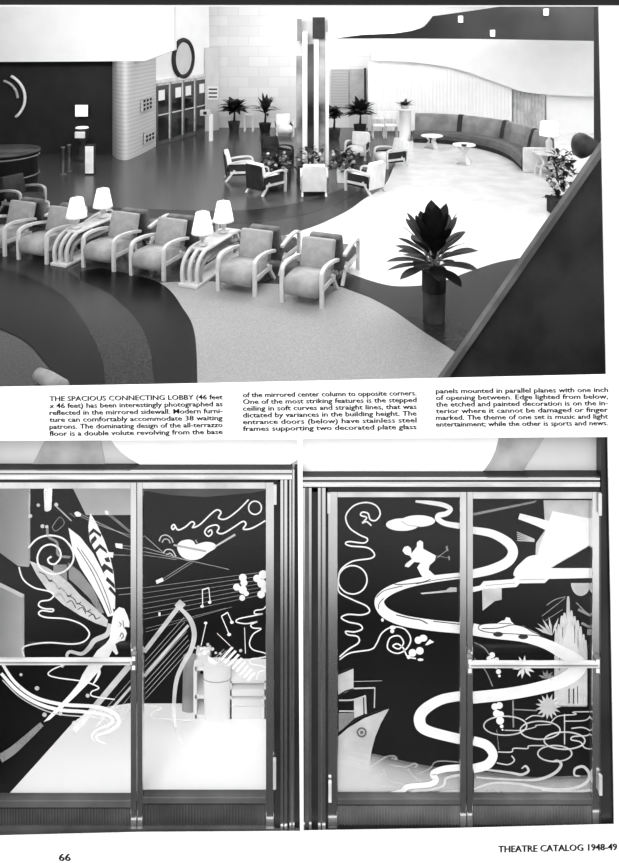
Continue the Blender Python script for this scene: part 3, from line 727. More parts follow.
#DOORS#
# ================================================================== THE DECORATED ENTRANCE DOORS
ZF = -1.245      # floor behind the doors
def rect(name, x0, y0, x1, y1, Y, dep, m, par, R, bev=0.0):
    a = P(x0, y1, Y); b = P(x1, y0, Y); c_ = (a+b)/2; c_.y = Y+dep/2
    return fin(bx(c_-R, (b.x-a.x, dep, b.z-a.z), None, bev), name, m, par)
class Leaf:
    """one door leaf; etched drawings hang under its glass, all at real places on the inner pane"""
    def __init__(s, label, x0, y0, x1, y1):
        s.root = thing('entrance_door', label, 'door', P((x0+x1)/2, 829, 4.4)); s.R = s.root.location.copy(); s.k = 0
        s.glass = rect('glass_panel', x0, y0, x1, y1, 4.399, 0.006, M_glass, s.root, s.R)
    def lay(s):
        s.k += 1; return 4.428-0.0003*s.k
    def V(s, x, y, Y): return P(x, y, Y)-s.R
    def emit(s, bm, name, m): return fin(bm, name, m, s.glass)
    def poly(s, bm, pts, Y):
        vs = [bm.verts.new(s.V(x, y, Y)) for x, y in pts]
        for t in tessellate_polygon([[Vector((p[0], p[1], 0)) for p in pts]]): bm.faces.new([vs[i] for i in t])
    def rib(s, bm, pts, w, Y, n=8, smooth=True):
        ws = list(w) if isinstance(w, (list, tuple)) else [w]*len(pts)
        q = [(p[0], p[1], a) for p, a in zip(pts, ws)]
        if smooth and len(q) > 2: q = crom(q, n)
        prev = None
        for i, p in enumerate(q):
            a = q[max(i-1, 0)]; b = q[min(i+1, len(q)-1)]; dx, dy = b[0]-a[0], b[1]-a[1]; l = math.hypot(dx, dy) or 1
            nx, ny = -dy/l*p[2]/2, dx/l*p[2]/2
            cur = (bm.verts.new(s.V(p[0]+nx, p[1]+ny, Y)), bm.verts.new(s.V(p[0]-nx, p[1]-ny, Y)))
            if prev: bm.faces.new((prev[0], prev[1], cur[1], cur[0]))
            prev = cur
    def disc(s, bm, x, y, r, Y, ry=None, n=20):
        ry = ry or r; bm.faces.new([bm.verts.new(s.V(x+r*math.cos(2*math.pi*k/n), y+ry*math.sin(2*math.pi*k/n), Y)) for k in range(n)])
    def ringl(s, bm, x, y, rx, ry, w, Y, n=40):
        s.rib(bm, [(x+rx*math.cos(2*math.pi*k/n), y+ry*math.sin(2*math.pi*k/n)) for k in range(n+1)], w, Y, smooth=False)
    # one-call motifs
    def ribbon(s, name, pts, w, m, **k):
        bm = bmesh.new(); s.rib(bm, pts, w, s.lay(), **k); return s.emit(bm, name, m)
    def shape(s, name, pts, m):
        bm = bmesh.new(); s.poly(bm, pts, s.lay()); return s.emit(bm, name, m)
    def many(s, name, m, polys=(), lines=(), discs=(), rings=()):
        bm = bmesh.new(); Y = s.lay()
        for p in polys: s.poly(bm, p, Y)
        for i, (p, w) in enumerate(lines): s.rib(bm, p, w, Y+i*1e-5)
        for i, d in enumerate(discs): s.disc(bm, d[0], d[1], d[2], Y+i*1e-5, *(d[3:4]))
        for i, (x, y, rx, ry, w) in enumerate(rings): s.ringl(bm, x, y, rx, ry, w, Y+i*1e-5)
        return s.emit(bm, name, m)
def cv(zx, zy, sc_): return lambda *p: [(zx+x/sc_, zy+y/sc_) for x, y in p]
zA = cv(0, 470, 4.125); zB = cv(0, 480, 4.42); zC = cv(60, 570, 5.755); zL0 = cv(0, 650, 4.05)
zD = cv(130, 470, 3.44); zE = cv(140, 580, 4.42); zG = cv(330, 490, 4.42); zH = cv(330, 660, 4.42)
zJ = cv(460, 470, 3.893); zK = cv(465, 580, 4.42); zM = cv(465, 680, 4.42)
def zd(z, s_, *ds): return [(*z((d[0], d[1]))[0], d[2]/s_, *( [d[3]/s_] if len(d) > 3 else [])) for d in ds]

def frame_leaf(L, xs, ys, stl, str_, rail_t, rail_b, kick, ribs):
    """xs,ys = glass opening; stl/str_ = outer x of the stiles; rail_t/rail_b = outer y; kick = lower edge of the ribbed panel"""
    R = L.R; x0, x1 = xs; y0, y1 = ys
    rect('stile', stl, rail_t, x0, kick, 4.375, .05, M_steel, L.root, R, .004)
    rect('stile', x1, rail_t, str_, kick, 4.375, .05, M_steel, L.root, R, .004)
    rect('top_rail', x0, rail_t, x1, y0, 4.376, .048, M_steel_b, L.root, R, .004)
    rect('bottom_rail', x0, y1, x1, rail_b, 4.376, .048, M_steel_m, L.root, R, .004)
    kp = rect('kick_panel', x0, rail_b, x1, kick, 4.392, .03, M_steel_d, L.root, R)
    bm = bmesh.new(); n = ribs; w = (x1-x0)/n
    # ribbed face: one corrugated sheet
    a_ = None
    for i in range(n*4+1):
        x = x0+(x1-x0)*i/(n*4); d = (0, .006, .006, 0)[i % 4]
        cur = (bm.verts.new(P(x, rail_b+.5, 4.391-d)-R), bm.verts.new(P(x, kick-.5, 4.391-d)-R))
        if a_: bm.faces.new((a_[0], a_[1], cur[1], cur[0]))
        a_ = cur
    fin(bm, 'ribbed_face', M_steel_rib if stl < 300 else M_steel_rib2, kp)
def push_bar(L, x0, x1, y, brx):
    R = L.R
    pb = rect('push_bar', x0, y-3, x1, y+2.6, 4.335, .022, M_steel_b, L.root, R, .005)
    rect('bar_groove', x0+2, y-.4, x1-2, y+.4, 4.333, .004, M_steel_m, pb, R)
    for bx_ in brx:
        rect('bar_bracket', bx_-2.6, y-8, bx_+2.6, y+9, 4.345, .03, M_steel_m, L.root, R, .003)
        rect('bar_end', bx_-1.6, y-6, bx_+1.6, y-2, 4.342, .01, M_white, L.root, R); rect('bar_end', bx_-1.6, y+3, bx_+1.6, y+7, 4.342, .01, M_white, L.root, R)
M_steel_rib2 = mat('ribbed_steel_pale', 130, 0.4, 90, 2, metal=.2)
M_steel_rib = mat('ribbed_steel', 92, 0.4, 60, 2, metal=.2)

# ---- surrounds
def surround(label, ox, bars, posts, R_at):
    t = thing('door_surround', label, 'door frame', P(*R_at, 4.4)); R = t.location.copy()
    for i, (x0, y0, x1, y1, Y, m) in enumerate(bars): rect('header_moulding', x0, y0, x1, y1, Y, 4.44-Y, m, t, R)
    for i, (x0, y0, x1, y1, Y, m) in enumerate(posts): rect('jamb_moulding', x0, y0, x1, y1, Y, 4.44-Y, m, t, R)
    return t, R
sL, RL = surround('fluted steel surround and header of the music themed doors', 0,
    [(-24, 469.2, 292, 471, 4.372, M_steel_d), (-24, 471, 292, 473.2, 4.358, M_steel), (-24, 473.2, 292, 474.5, 4.37, M_steel_d), (-24, 474.5, 292, 477.5, 4.362, M_steel), (-24, 477.5, 292, 479.4, 4.355, M_steel_b), (-24, 480, 278, 482.4, 4.372, M_steel_d)],
    [(274.5, 482, 280.5, 830, 4.372, M_steel_d), (280.5, 480, 283.2, 830, 4.355, M_steel), (283.2, 480, 284.4, 830, 4.365, M_steel_d), (284.4, 480, 287.2, 830, 4.355, M_steel), (287.2, 480, 289.5, 832, 4.37, M_steel_d), (289.5, 480, 291.2, 832, 4.358, M_steel), (291.2, 480, 292.6, 832, 4.366, M_steel_m), (292.6, 472, 294.4, 832, 4.358, M_steel), (294.4, 470, 301.5, 835, 4.372, M_steel_d)], (150, 832))
rect('sill', -24, 829, 302, 840, 4.368, .08, M_steel_m, sL, RL)
rect('transom_panel', -24, 420, 300.5, 469.2, 4.43, .02, M_white2, sL, RL)
bm = bmesh.new(); q = [P(46, 438, 4.425)-RL, P(100, 438, 4.425)-RL, P(106, 469, 4.425)-RL, P(30, 469, 4.425)-RL]; prism(bm, q, (0, .004, 0)); tag(fin(bm, 'transom_painted_shade', M_uph, sL), 'grey shade painted over the transom')  # patch of shade laid on the transom as a grey sheet
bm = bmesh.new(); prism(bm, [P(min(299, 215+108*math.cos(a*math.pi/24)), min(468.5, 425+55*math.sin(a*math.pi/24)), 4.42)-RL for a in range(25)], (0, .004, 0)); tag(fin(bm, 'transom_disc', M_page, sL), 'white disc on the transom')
sR, RR = surround('fluted steel surround and header of the sports themed doors', 0,
    [(300, 476, 600, 478, 4.372, M_steel_d), (300, 478, 600, 480, 4.358, M_steel), (300, 480.6, 600, 482, 4.37, M_steel_d), (300, 482, 600, 485, 4.362, M_steel), (300, 485, 600, 486.8, 4.355, M_steel_b), (312, 487.4, 600, 492, 4.372, M_steel_d)],
    [(300, 488, 302.8, 835, 4.37, M_steel_m), (302.8, 488, 305, 835, 4.358, M_steel), (305, 488, 309, 835, 4.37, M_steel_m), (309, 488, 311.5, 835, 4.358, M_steel), (311.5, 488, 318, 835, 4.372, M_steel_d), (318, 488, 320.6, 835, 4.355, M_steel), (320.6, 488, 322.2, 835, 4.365, M_steel_m), (322.2, 488, 325.5, 835, 4.355, M_steel), (325.5, 488, 328, 831, 4.372, M_steel_d), (601, 430, 620, 835, 4.36, M_steel_d)], (455, 830))
rect('sill', 300, 828.5, 618, 838, 4.368, .08, M_steel_d, sR, RR)
rect('transom_panel', 301.5, 420, 602, 476, 4.43, .02, M_white2, sR, RR)
bm = bmesh.new(); q = [P(495, 437, 4.425)-RR, P(545, 437, 4.425)-RR, P(520, 476, 4.425)-RR, P(478, 476, 4.425)-RR]; prism(bm, q, (0, .004, 0)); tag(fin(bm, 'transom_painted_shade', M_uph, sR), 'grey shade painted over the transom')  # same painted shade on the other transom
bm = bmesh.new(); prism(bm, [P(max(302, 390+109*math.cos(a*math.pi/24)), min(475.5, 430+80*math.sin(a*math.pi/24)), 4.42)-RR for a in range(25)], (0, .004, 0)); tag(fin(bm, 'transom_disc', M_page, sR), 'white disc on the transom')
for x, y0, y1, par, R in ((275, 486, 505, sL, RL), (274.5, 760, 790, sL, RL), (329, 494, 514, sR, RR), (330, 783, 803, sR, RR), (600.5, 494, 516, sR, RR), (601, 776, 796, sR, RR)):
    rect('hinge', x-1.6, y0, x+1.6, y1, 4.35, .02, M_steel_b, par, R, .003)

# ---- leaf one: muse
L1 = Leaf('glass entrance door etched with a winged muse and ribbon scrolls', -14, 489, 130.5, 801)
frame_leaf(L1, (-14, 130.5), (489, 800.8), -22, 136.4, 482.5, 808, 829, 52)
L = L1
L.ribbon('etched_beam', zL0((0, 440), (60, 400), (170, 300)), [9, 8, 5], M_et3)
L.ribbon('etched_beam', zL0((525, 62), (300, 330)), 6, M_et2, smooth=False); L.ribbon('etched_beam', zL0((535, 145), (390, 310)), 2.6, M_et2, smooth=False)
L.many('etched_string', M_et3b, lines=[(zL0((540, 110+30*i), (400+10*i, 270+22*i)), .5) for i in range(5)])
L.shape('etched_wing', zA((122, 375), (150, 430), (195, 495), (260, 555), (330, 600), (395, 632), (440, 648), (446, 620), (400, 575), (330, 515), (290, 470), (240, 430), (190, 400)), M_et2)
L.many('wing_line', M_etdark, lines=[(zA((160+40*i, 420+28*i*1.15), (185+40*i, 432+30*i*1.1), (205+38*i, 460+28*i*1.1), (215+40*i, 452+28*i*1.1)), .9) for i in range(6)] + [(zA((230+45*i, 520+28*i), (250+45*i, 512+28*i), (270+42*i, 545+24*i)), .9) for i in range(4)])
L.shape('etched_wing', zA((282, 238), (330, 275), (385, 345), (430, 430), (458, 520), (470, 600), (445, 605), (415, 540), (375, 470), (330, 400), (300, 330)), M_et)
L.many('wing_line', M_uph_d, lines=[(zA((318, 320), (380, 420), (430, 530), (455, 595)), .8), (zA((335, 330), (395, 420), (440, 520), (460, 590)), .7)])
L.shape('etched_wing', zA((280, 380), (330, 420), (385, 490), (430, 590), (410, 590), (370, 530), (320, 480), (285, 450)), M_et3)
L.shape('etched_wing', zA((372, 176), (400, 225), (430, 290), (452, 350), (468, 420), (476, 500), (474, 575), (464, 570), (448, 490), (425, 410), (395, 340), (370, 290), (364, 235)), M_et)
L.many('wing_chevron', M_etdark, polys=[zA((368, 258), (385, 240), (418, 265), (416, 278), (388, 256), (368, 272)), zA((374, 290), (392, 270), (400, 285), (378, 310)), zA((392, 345), (412, 322), (443, 345), (440, 330), (412, 305), (388, 330)),
    zA((418, 400), (430, 385), (465, 410), (467, 430), (440, 410), (425, 425)), zA((436, 455), (442, 440), (472, 470), (474, 490)), zA((447, 490), (455, 480), (476, 505), (476, 522)), zA((430, 365), (438, 380), (456, 380), (448, 358))])
L.ribbon('etched_scarf', zC((290, 310), (270, 370), (200, 405), (170, 445), (125, 482), (60, 470), (40, 490), (42, 520), (10, 560)), [5, 5, 5, 4.5, 3.6, 3.2, 3, 2.6, 2], M_et2)
L.shape('etched_muse', zC((300, 290), (312, 240), (340, 214), (370, 222), (388, 262), (400, 300), (398, 330), (372, 326), (385, 365), (372, 405), (345, 410), (318, 425), (335, 480), (322, 488), (300, 462), (282, 500), (250, 545), (215, 590), (160, 655), (90, 725), (20, 790), (-60, 862), (-95, 875), (-60, 835), (0, 775), (60, 710), (105, 655), (130, 600), (165, 545), (190, 500), (215, 462), (262, 425), (285, 395)), M_et)
L.many('muse_hair', M_uph_d, lines=[(zC((340, 300), (352, 312), (345, 325)), .8), (zC((362, 290), (368, 330), (385, 345)), .8), (zC((345, 385), (355, 362), (365, 380), (352, 398)), .9)])
L.ribbon('etched_leg', zC((205, 550), (225, 590), (205, 635), (190, 655)), [5, 3.2, 2, 1], M_et)
L.ribbon('etched_scroll', zB((126, 300), (165, 260), (220, 245), (280, 260), (320, 310), (322, 360), (285, 403), (230, 415), (180, 390), (165, 345), (185, 300), (225, 285), (260, 303), (268, 340), (245, 370), (220, 368), (212, 350), (228, 338)), 1.8, M_et)
L.ribbon('etched_scroll', zA((78, 400), (95, 450), (140, 485), (200, 500), (222, 515), (205, 535), (168, 542), (160, 560), (185, 572), (218, 574), (214, 584), (172, 580), (160, 594), (190, 608), (270, 614), (335, 636), (368, 672), (350, 705), (300, 718), (200, 712), (120, 722), (92, 738), (100, 770)), 1.5, M_et)
L.ribbon('etched_scroll', zL0((255, 62), (215, 78), (195, 98), (230, 112), (340, 128), (400, 152), (372, 168), (370, 184), (400, 192), (465, 200)), 1.3, M_et)
L.ribbon('etched_band', zL0((12, 60), (60, 130), (140, 190), (250, 220), (390, 230), (465, 258), (480, 298), (440, 330), (395, 345), (395, 365), (430, 380)), [3, 3.2, 3.4, 3.6, 3.6, 4, 3.6, 3, 2.5, 2, 1], M_et)
L.ribbon('etched_band', zL0((5, 95), (70, 165), (150, 215), (240, 242), (340, 250), (430, 264), (458, 286), (438, 305), (390, 325), (372, 350), (388, 376)), [3.2, 3.4, 3.6, 3.6, 3.4, 3, 2.6, 2.4, 2, 1.6, 1], M_et)
L.ribbon('etched_band', zL0((10, 122), (80, 190), (170, 240), (250, 262), (350, 270), (420, 278), (440, 292)), 1.2, M_et2)
L.many('etched_dot', M_et2, discs=zd(zL0, 4.05, (150, 155, 9), (180, 262, 9), (245, 258, 8), (300, 295, 8), (355, 185, 8), (85, 100, 6), (80, 150, 5)) + zd(zA, 4.125, (125, 190, 8), (175, 232, 8), (193, 234, 7), (232, 143, 8), (158, 145, 7)))
L.many('searchlight', M_et, polys=[zA((305, 178), (318, 170), (335, 180), (332, 192), (315, 192)), zA((475, 302), (505, 305), (505, 325), (478, 320)), zA((445, 338), (468, 340), (466, 362), (445, 358)), zA((432, 166), (448, 172), (446, 186), (434, 180))])
L.many('light_beam', M_et3b, lines=[(zA((332, 182), (540, 280)), .6), (zA((330, 190), (430, 235), (540, 270)), .5), (zA((445, 175), (540, 255)), .6), (zA((450, 188), (540, 262)), .5), (zA((505, 312), (540, 315)), .5), (zA((505, 322), (540, 328)), .5), (zA((468, 350), (540, 352)), .5), (zA((288, 178), (310, 195)), .5), (zA((232, 150), (295, 210)), 1.4),
    (zA((480, 490), (540, 485)), .6), (zA((490, 515), (540, 510)), .6)])
L.many('etched_panel', M_et3, lines=[(zA((215, 235), (245, 195), (265, 220), (230, 252), (215, 235)), .7), (zA((195, 240), (200, 275), (235, 300), (240, 350), (290, 360)), 2.5)])
L.shape('reflection_streak', zA((220, 390), (276, 390), (276, 560), (220, 520)), M_et3)  # pale reflection in the glass, painted as a faint shape
push_bar(L1, -14, 132, 663, (133.5,))

# ---- leaf two: instruments
L2 = Leaf('glass entrance door etched with a violin, harp and piano keys', 142.5, 489, 265.8, 798)
frame_leaf(L2, (142.5, 265.8), (489, 797.5), 137, 274, 482.5, 804, 829, 42)
L = L2
L.ribbon('etched_or_reflected_line', zD((155, 196), (148, 205), (143, 196), (152, 188), (165, 206), (190, 196), (212, 178), (222, 185), (215, 198), (240, 188), (280, 150), (300, 137), (313, 146), (305, 165), (330, 168), (370, 140), (408, 102)), 1.5, M_et)
L.many('etched_ring', M_et, rings=[(*zD((430, 130))[0], 6.4, 6.6, 1.4)])
L.ribbon('etched_or_reflected_line', zD((268, 214), (278, 206), (282, 218), (270, 228), (257, 215), (268, 197), (295, 189), (306, 198), (300, 214), (320, 218), (358, 196), (388, 177), (399, 186), (390, 203), (420, 200), (466, 174)), 1.5, M_et)
L.shape('etched_violin', crom(zD((162, 268), (172, 247), (200, 239), (218, 245), (225, 256), (234, 254), (262, 247), (290, 253), (294, 268), (268, 285), (242, 304), (210, 310), (178, 298)), 4, True), M_et)
L.ribbon('violin_neck', zD((285, 268), (362, 222)), [1.6, 2.2], M_et2, smooth=False)
L.many('violin_string', M_uph, lines=[(zD((150, 258), (262, 280)), 2.0), (zD((225, 240), (232, 252)), 1.2)])
L.many('etched_curl', M_et2, rings=[], lines=[(zD((100, 245), (108, 228), (125, 224), (142, 235), (148, 250)), 1.2), (zD((110, 250), (118, 238), (132, 240), (138, 252)), 1), (zD((115, 285), (125, 274), (145, 276), (158, 298)), 1.2), (zD((125, 292), (138, 286), (150, 298)), 1)])
L.many('light_beam', M_et3b, lines=[(zD((45, 222), (115, 285)), .6), (zD((45, 265), (200, 312)), .6), (zD((45, 280), (220, 315), (340, 342)), .6), (zD((45, 292), (160, 308)), .5), (zD((112, 375), (208, 314)), .5), (zD((118, 380), (215, 318)), .5)])
L.many('searchlight', M_et, polys=[zD((88, 380), (112, 370), (116, 382), (92, 392)), zD((98, 490), (105, 490), (105, 502), (98, 502))])
L.many('music_stave', M_et3b, lines=[(zD((50, 405+18*i), (450, 352+13*i)), .35) for i in range(7)] + [(zD((55, 545+12*i), (330+20*i, 475-4*i)), .3) for i in range(2)])
L.many('etched_blossom', M_et, discs=zd(zD, 3.44, (388, 370, 13), (367, 403, 12), (388, 412, 14), (392, 388, 12), (386, 440, 10), (400, 425, 9), (437, 373, 13), (458, 360, 15), (453, 390, 15), (451, 428, 13), (462, 410, 12)))
L.many('music_note', M_et, discs=zd(zD, 3.44, (248, 469, 6, 5), (274, 455, 6, 5)) + zd(zE, 4.42, (394, 241, 9, 7), (406, 187, 8, 7), (290, 190, 8, 6)), lines=[(zD((250, 468), (249, 412)), .9), (zD((249, 412), (271, 405)), 1.2), (zD((271, 405), (276, 455)), .9), (zE((394, 240), (360, 160)), .9), (zE((360, 160), (387, 143)), 1.2), (zE((387, 143), (407, 187)), .9), (zE((292, 192), (270, 290)), .8), (zE((340, 235), (400, 292)), .6), (zE((462, 210), (466, 325)), .7)])
L.many('harp_string', M_et3b, lines=[(zE((22, 360+24*i), (195+4*i, 165+20*i)), .5) for i in range(8)])
L.ribbon('etched_harp_beam', zE((18, 318), (176, 112)), 4.4, M_et2, smooth=False); L.ribbon('etched_harp_beam', zE((18, 425), (214, 200)), 2.8, M_et2, smooth=False)
L.shape('etched_harp_head', zE((152, 112), (176, 86), (202, 108), (178, 136)), M_et2)
L.ribbon('etched_harp_neck', zE((178, 125), (222, 175), (240, 240), (225, 310), (188, 375), (160, 450), (150, 560), (156, 650)), [3.5, 4.8, 5, 4.6, 4.4, 4.2, 3.6, 2.8], M_et2)
L.ribbon('etched_or_reflected_line', cv(130, 650, 2.95)((135, 230), (150, 270), (190, 310), (260, 335)), [3, 4, 4, 3], M_et4)  # harp's reflection, put in as a faint ribbon
keys = []
for i in range(8):
    bx_, by_ = 352+i*17, 350+i*13
    keys.append(zE((bx_, by_), (bx_+52-i*3, by_-56+i*3), (bx_+62-i*3, by_-50+i*3), (bx_+9, by_+7)))
L.many('piano_key', M_et, polys=keys)
L.many('piano_key', M_et3, lines=[(zE((320+10*i, 355+5*i), (372+10*i, 305+6*i)), .8) for i in range(4)])
L.shape('etched_fan', zE((300, 335), (345, 365), (330, 372), (305, 365)), M_et)
L.many('etched_flower', M_et2, discs=zd(zE, 4.42, (300, 285, 7), (270, 305, 6), (285, 322, 10), (265, 328, 7), (300, 312, 6), (320, 305, 8), (245, 300, 5), (335, 322, 6), (285, 300, 6), (445, 312, 7), (355, 325, 6)))
L.ribbon('etched_or_reflected_line', zE((562, 108), (545, 128), (510, 135), (508, 150), (542, 150), (490, 160), (435, 172), (427, 186), (470, 193), (518, 184), (490, 198), (500, 212), (535, 216), (500, 240), (484, 280), (500, 308), (548, 322), (562, 336), (525, 345), (490, 350), (488, 370), (540, 380), (567, 394), (525, 408), (515, 440)), 1.2, M_et)
L.ribbon('etched_or_reflected_line', zE((22, 560), (70, 558), (92, 570), (60, 580), (48, 600), (80, 612), (220, 620)), .9, M_et2)

# ---- leaf three: skier and ship
L3 = Leaf('glass entrance door etched with a skier, clouds and ship prow', 337, 497.5, 460, 799)
frame_leaf(L3, (337.5, 460), (497.5, 799), 327.8, 466.6, 492, 805, 828, 40)
L = L3
L.ribbon('etched_scroll', zG((183, 158), (162, 140), (143, 146), (162, 122), (136, 112), (143, 98), (168, 104), (178, 130), (203, 134), (222, 105), (205, 70), (160, 55), (105, 70), (70, 115), (85, 165), (130, 198), (165, 215), (150, 234), (85, 228), (69, 238), (95, 248), (165, 255), (196, 282), (180, 302), (100, 315), (50, 350), (38, 390), (40, 450), (100, 485), (160, 512), (174, 538), (140, 552), (80, 550), (50, 564), (80, 583), (130, 594), (142, 614), (110, 627), (70, 625), (80, 640), (122, 648), (126, 675), (80, 705), (42, 738)), 1.5, M_et)
L.many('etched_ring', M_et, rings=[(*zG((100, 397))[0], 14.4, 14.2, 1.5)])
L.ribbon('etched_scroll', zG((42, 750), (90, 720), (180, 705), (205, 680), (230, 632), (275, 606), (330, 615), (357, 660), (335, 705), (295, 722), (255, 700), (265, 655), (305, 645), (325, 675), (305, 702), (278, 690), (298, 680), (325, 700), (342, 735), (380, 745)), 1.4, M_et)
L.many('etched_cloud', M_et, discs=zd(zG, 4.42, (320, 153, 73, 28), (390, 137, 75, 26)))
L.many('cloud_line', M_uph, lines=[(zG((316, 137), (345, 155), (395, 162)), .7)])
L.ribbon('etched_ribbon', zG((378, 50), (440, 56), (500, 66), (533, 84), (515, 104), (482, 112), (478, 128), (510, 148), (578, 160)), [2, 4, 4.6, 4.4, 5, 5.4, 5.4, 5.2, 6], M_et)
L.ribbon('etched_ribbon', zG((578, 378), (450, 394), (340, 416), (258, 448), (218, 490), (242, 540), (320, 576), (450, 598), (578, 610)), [6, 7, 8, 9, 9.5, 10.5, 11, 11, 11], M_et)
L.many('track_line', M_etdark, lines=[(zG((205, 475), (240, 445), (320, 424)), .8), (zG((282, 408), (300, 418), (400, 409), (446, 394)), .9), (zG((292, 552), (360, 568), (400, 575), (432, 591)), 1.1), (zG((455, 580), (500, 585), (575, 594)), .9), (zG((214, 526), (218, 500), (238, 478)), .8), (zG((380, 415), (480, 396), (570, 385)), .7)])
L.shape('etched_skier', zG((320, 268), (328, 252), (345, 247), (358, 258), (360, 280), (384, 250), (384, 232), (398, 222), (411, 230), (412, 260), (440, 275), (468, 290), (464, 312), (440, 333), (436, 352), (460, 374), (468, 388), (415, 394), (398, 368), (385, 342), (400, 321), (372, 318), (348, 342), (330, 338), (336, 325), (362, 305), (352, 290), (332, 284)), M_et)
L.many('ski_pole', M_et3, lines=[(zG((470, 302), (515, 268)), .8), (zG((465, 290), (525, 300)), .6), (zG((515, 248), (520, 270)), 2), (zG((525, 292), (528, 310)), 1.6)])
L.shape('etched_glider', zG((400, 455), (470, 448), (512, 443), (530, 430), (560, 431), (560, 450), (515, 452), (405, 461)), M_et2)
L.many('etched_blossom', M_et, discs=zd(zG, 4.42, (277, 608, 14, 9), (275, 624, 9), (232, 574, 6, 8), (390, 664, 16), (412, 655, 18, 15), (365, 720, 17), (397, 711, 17), (348, 738, 9), (400, 750, 13, 6)), polys=[zG((420, 685), (440, 660), (460, 672), (430, 686))])
# ship
L.shape('ship_hull', zH((36, 338), (80, 300), (150, 258), (262, 214), (225, 280), (200, 340), (184, 400), (172, 475), (172, 520), (36, 540)), mat_hull := etch_mat('etched_hull', 225, .72))
L.many('ship_deck', M_etdark, lines=[(zH((50, 310), (110, 266), (180, 235), (262, 213)), 1.4), (zH((178, 432), (215, 432)), 1.3)])
L.many('porthole', mat('etch_grey', 105), rings=[(*zH((140, 320))[0], 4.2, 4.2, 1.9)], discs=zd(zH, 4.42, (140, 320, 8)))
L.shape('ship_funnel', zH((36, 66), (104, 38), (104, 128), (36, 158)), mat_hull)
L.many('funnel_band', M_etdark, lines=[(zH((36, 62), (70, 42), (106, 34)), 1.6), (zH((36, 158), (70, 138), (106, 128)), 1.6)])
L.many('ship_rail', M_et2, lines=[(zH((105, 126), (200, 123)), 1.5), (zH((198, 123), (196, 212)), 1.2), (zH((155, 158), (158, 238)), 2), (zH((40, 178), (100, 176), (158, 158)), 1.6), (zH((40, 226), (106, 226)), 1.4), (zH((105, 95), (230, 92)), .5)])
L.shape('ship_cabin', zH((106, 172), (146, 166), (148, 240), (106, 258)), M_et2)
L.shape('ship_cabin', zH((38, 235), (104, 232), (104, 262), (38, 320)), M_et3)
for i in range(10):
    t_ = i/9
    L.shape('sea_mist', crom(zH((34, 395+70*t_), (170, 410+90*t_), (300, 440+125*t_), (450, 470+115*t_), (582, 480+115*t_)), 5) + zH((582, 614), (34, 614)), M_et4)
for i in range(8):
    t_ = i/7
    L.shape('sea_mist', crom(zH((34, 420+90*t_), (120, 430+110*t_), (200, 470+110*t_), (300-60*t_, 614)), 5) + zH((34, 614)), M_et4)
L.many('etched_wave', M_et3, lines=[(zH((180, 474), (240, 432), (280, 424), (296, 438), (270, 432)), 1.8), (zH((265, 462), (330, 472), (372, 458), (386, 466), (372, 474)), 1.8), (zH((390, 502), (440, 480), (475, 448), (580, 452)), 1.3), (zH((236, 482), (262, 530), (330, 548)), 1.6), (zH((345, 480), (372, 515), (405, 538)), 1.6), (zH((190, 515), (240, 500)), 2), (zH((210, 555), (300, 560)), 2)])
L.ribbon('etched_ribbon', zH((582, 158), (490, 176), (415, 222), (396, 270), (430, 312), (582, 352)), [9.5, 10, 11, 11.5, 10.5, 10], M_et)
L.ribbon('etched_ribbon', zH((582, 475), (505, 482), (455, 502), (468, 530), (440, 550), (345, 560), (318, 580), (250, 598), (190, 612)), [6.5, 6.5, 6, 6, 5.5, 5.5, 5, 4.5, 4], M_et)
L.ribbon('etched_ribbon', zH((582, 506), (515, 522), (500, 555), (440, 574), (370, 580), (340, 608)), 2.6, M_et2)
L.ribbon('etched_ribbon', zH((582, 582), (490, 590), (430, 612)), [5, 4, 3], M_et2)

# ---- leaf four: racing car and fountain
L4 = Leaf('glass entrance door etched with a streamlined car, fountain and rings', 473, 499, 592.5, 799)
frame_leaf(L4, (473, 592.5), (499, 799), 467.2, 601, 492, 805, 828, 40)
L = L4
L.shape('reflection_patch', zJ((325, 118), (512, 118), (512, 290), (440, 332), (352, 382), (292, 380), (296, 285), (332, 232)), M_et2)  # bright reflection on the glass, drawn as flat white shapes
L.shape('reflection_patch', zJ((360, 160), (512, 190), (512, 285), (440, 330), (352, 382), (292, 372), (310, 300)), M_et)  # brighter core of the drawn reflection
L.ribbon('etched_beam', zJ((230, 180), (300, 202), (380, 232)), [6, 8, 11], M_et)
L.shape('etched_beam', zJ((50, 168), (52, 178), (290, 128), (300, 118)), M_et3)
L.many('etched_ray', M_et2, lines=[(zJ((222, 250+8*i-i*i*0), (290, 272+2*i)), .9) for i in range(-1, 4)] + [(zJ((355+18*i, 380-12*i), (385+14*i, 360-8*i)), 1) for i in range(4)])
L.ribbon('etched_ribbon', zJ((46, 234), (125, 248), (188, 284), (206, 322), (182, 360), (120, 388), (46, 405)), [7, 8, 9.5, 10, 10, 9.5, 8.5], M_et)
L.shape('etched_cloud', crom(zJ((213, 415), (215, 385), (240, 358), (265, 338), (300, 332), (340, 350), (352, 382), (330, 405), (280, 412)), 4, True), M_et)
L.shape('etched_skyline', zJ((48, 456), (78, 450), (92, 433), (205, 425), (232, 402), (330, 400), (346, 382), (514, 382), (514, 420), (346, 424), (330, 440), (232, 441), (220, 455), (100, 464), (48, 476)), M_et)
L.many('skyline_line', M_uph, lines=[(zJ((100, 450), (215, 440)), .7), (zJ((230, 428), (330, 425)), .7)])
L.shape('etched_tower', zJ((86, 462), (162, 455), (162, 505), (136, 510), (88, 548)), M_et2)
L.shape('etched_moon', [(460+(470+38*math.cos(a*math.pi/16))/3.893, 470+(440+50*math.sin(a*math.pi/16))/3.893) for a in range(17)], M_et2)
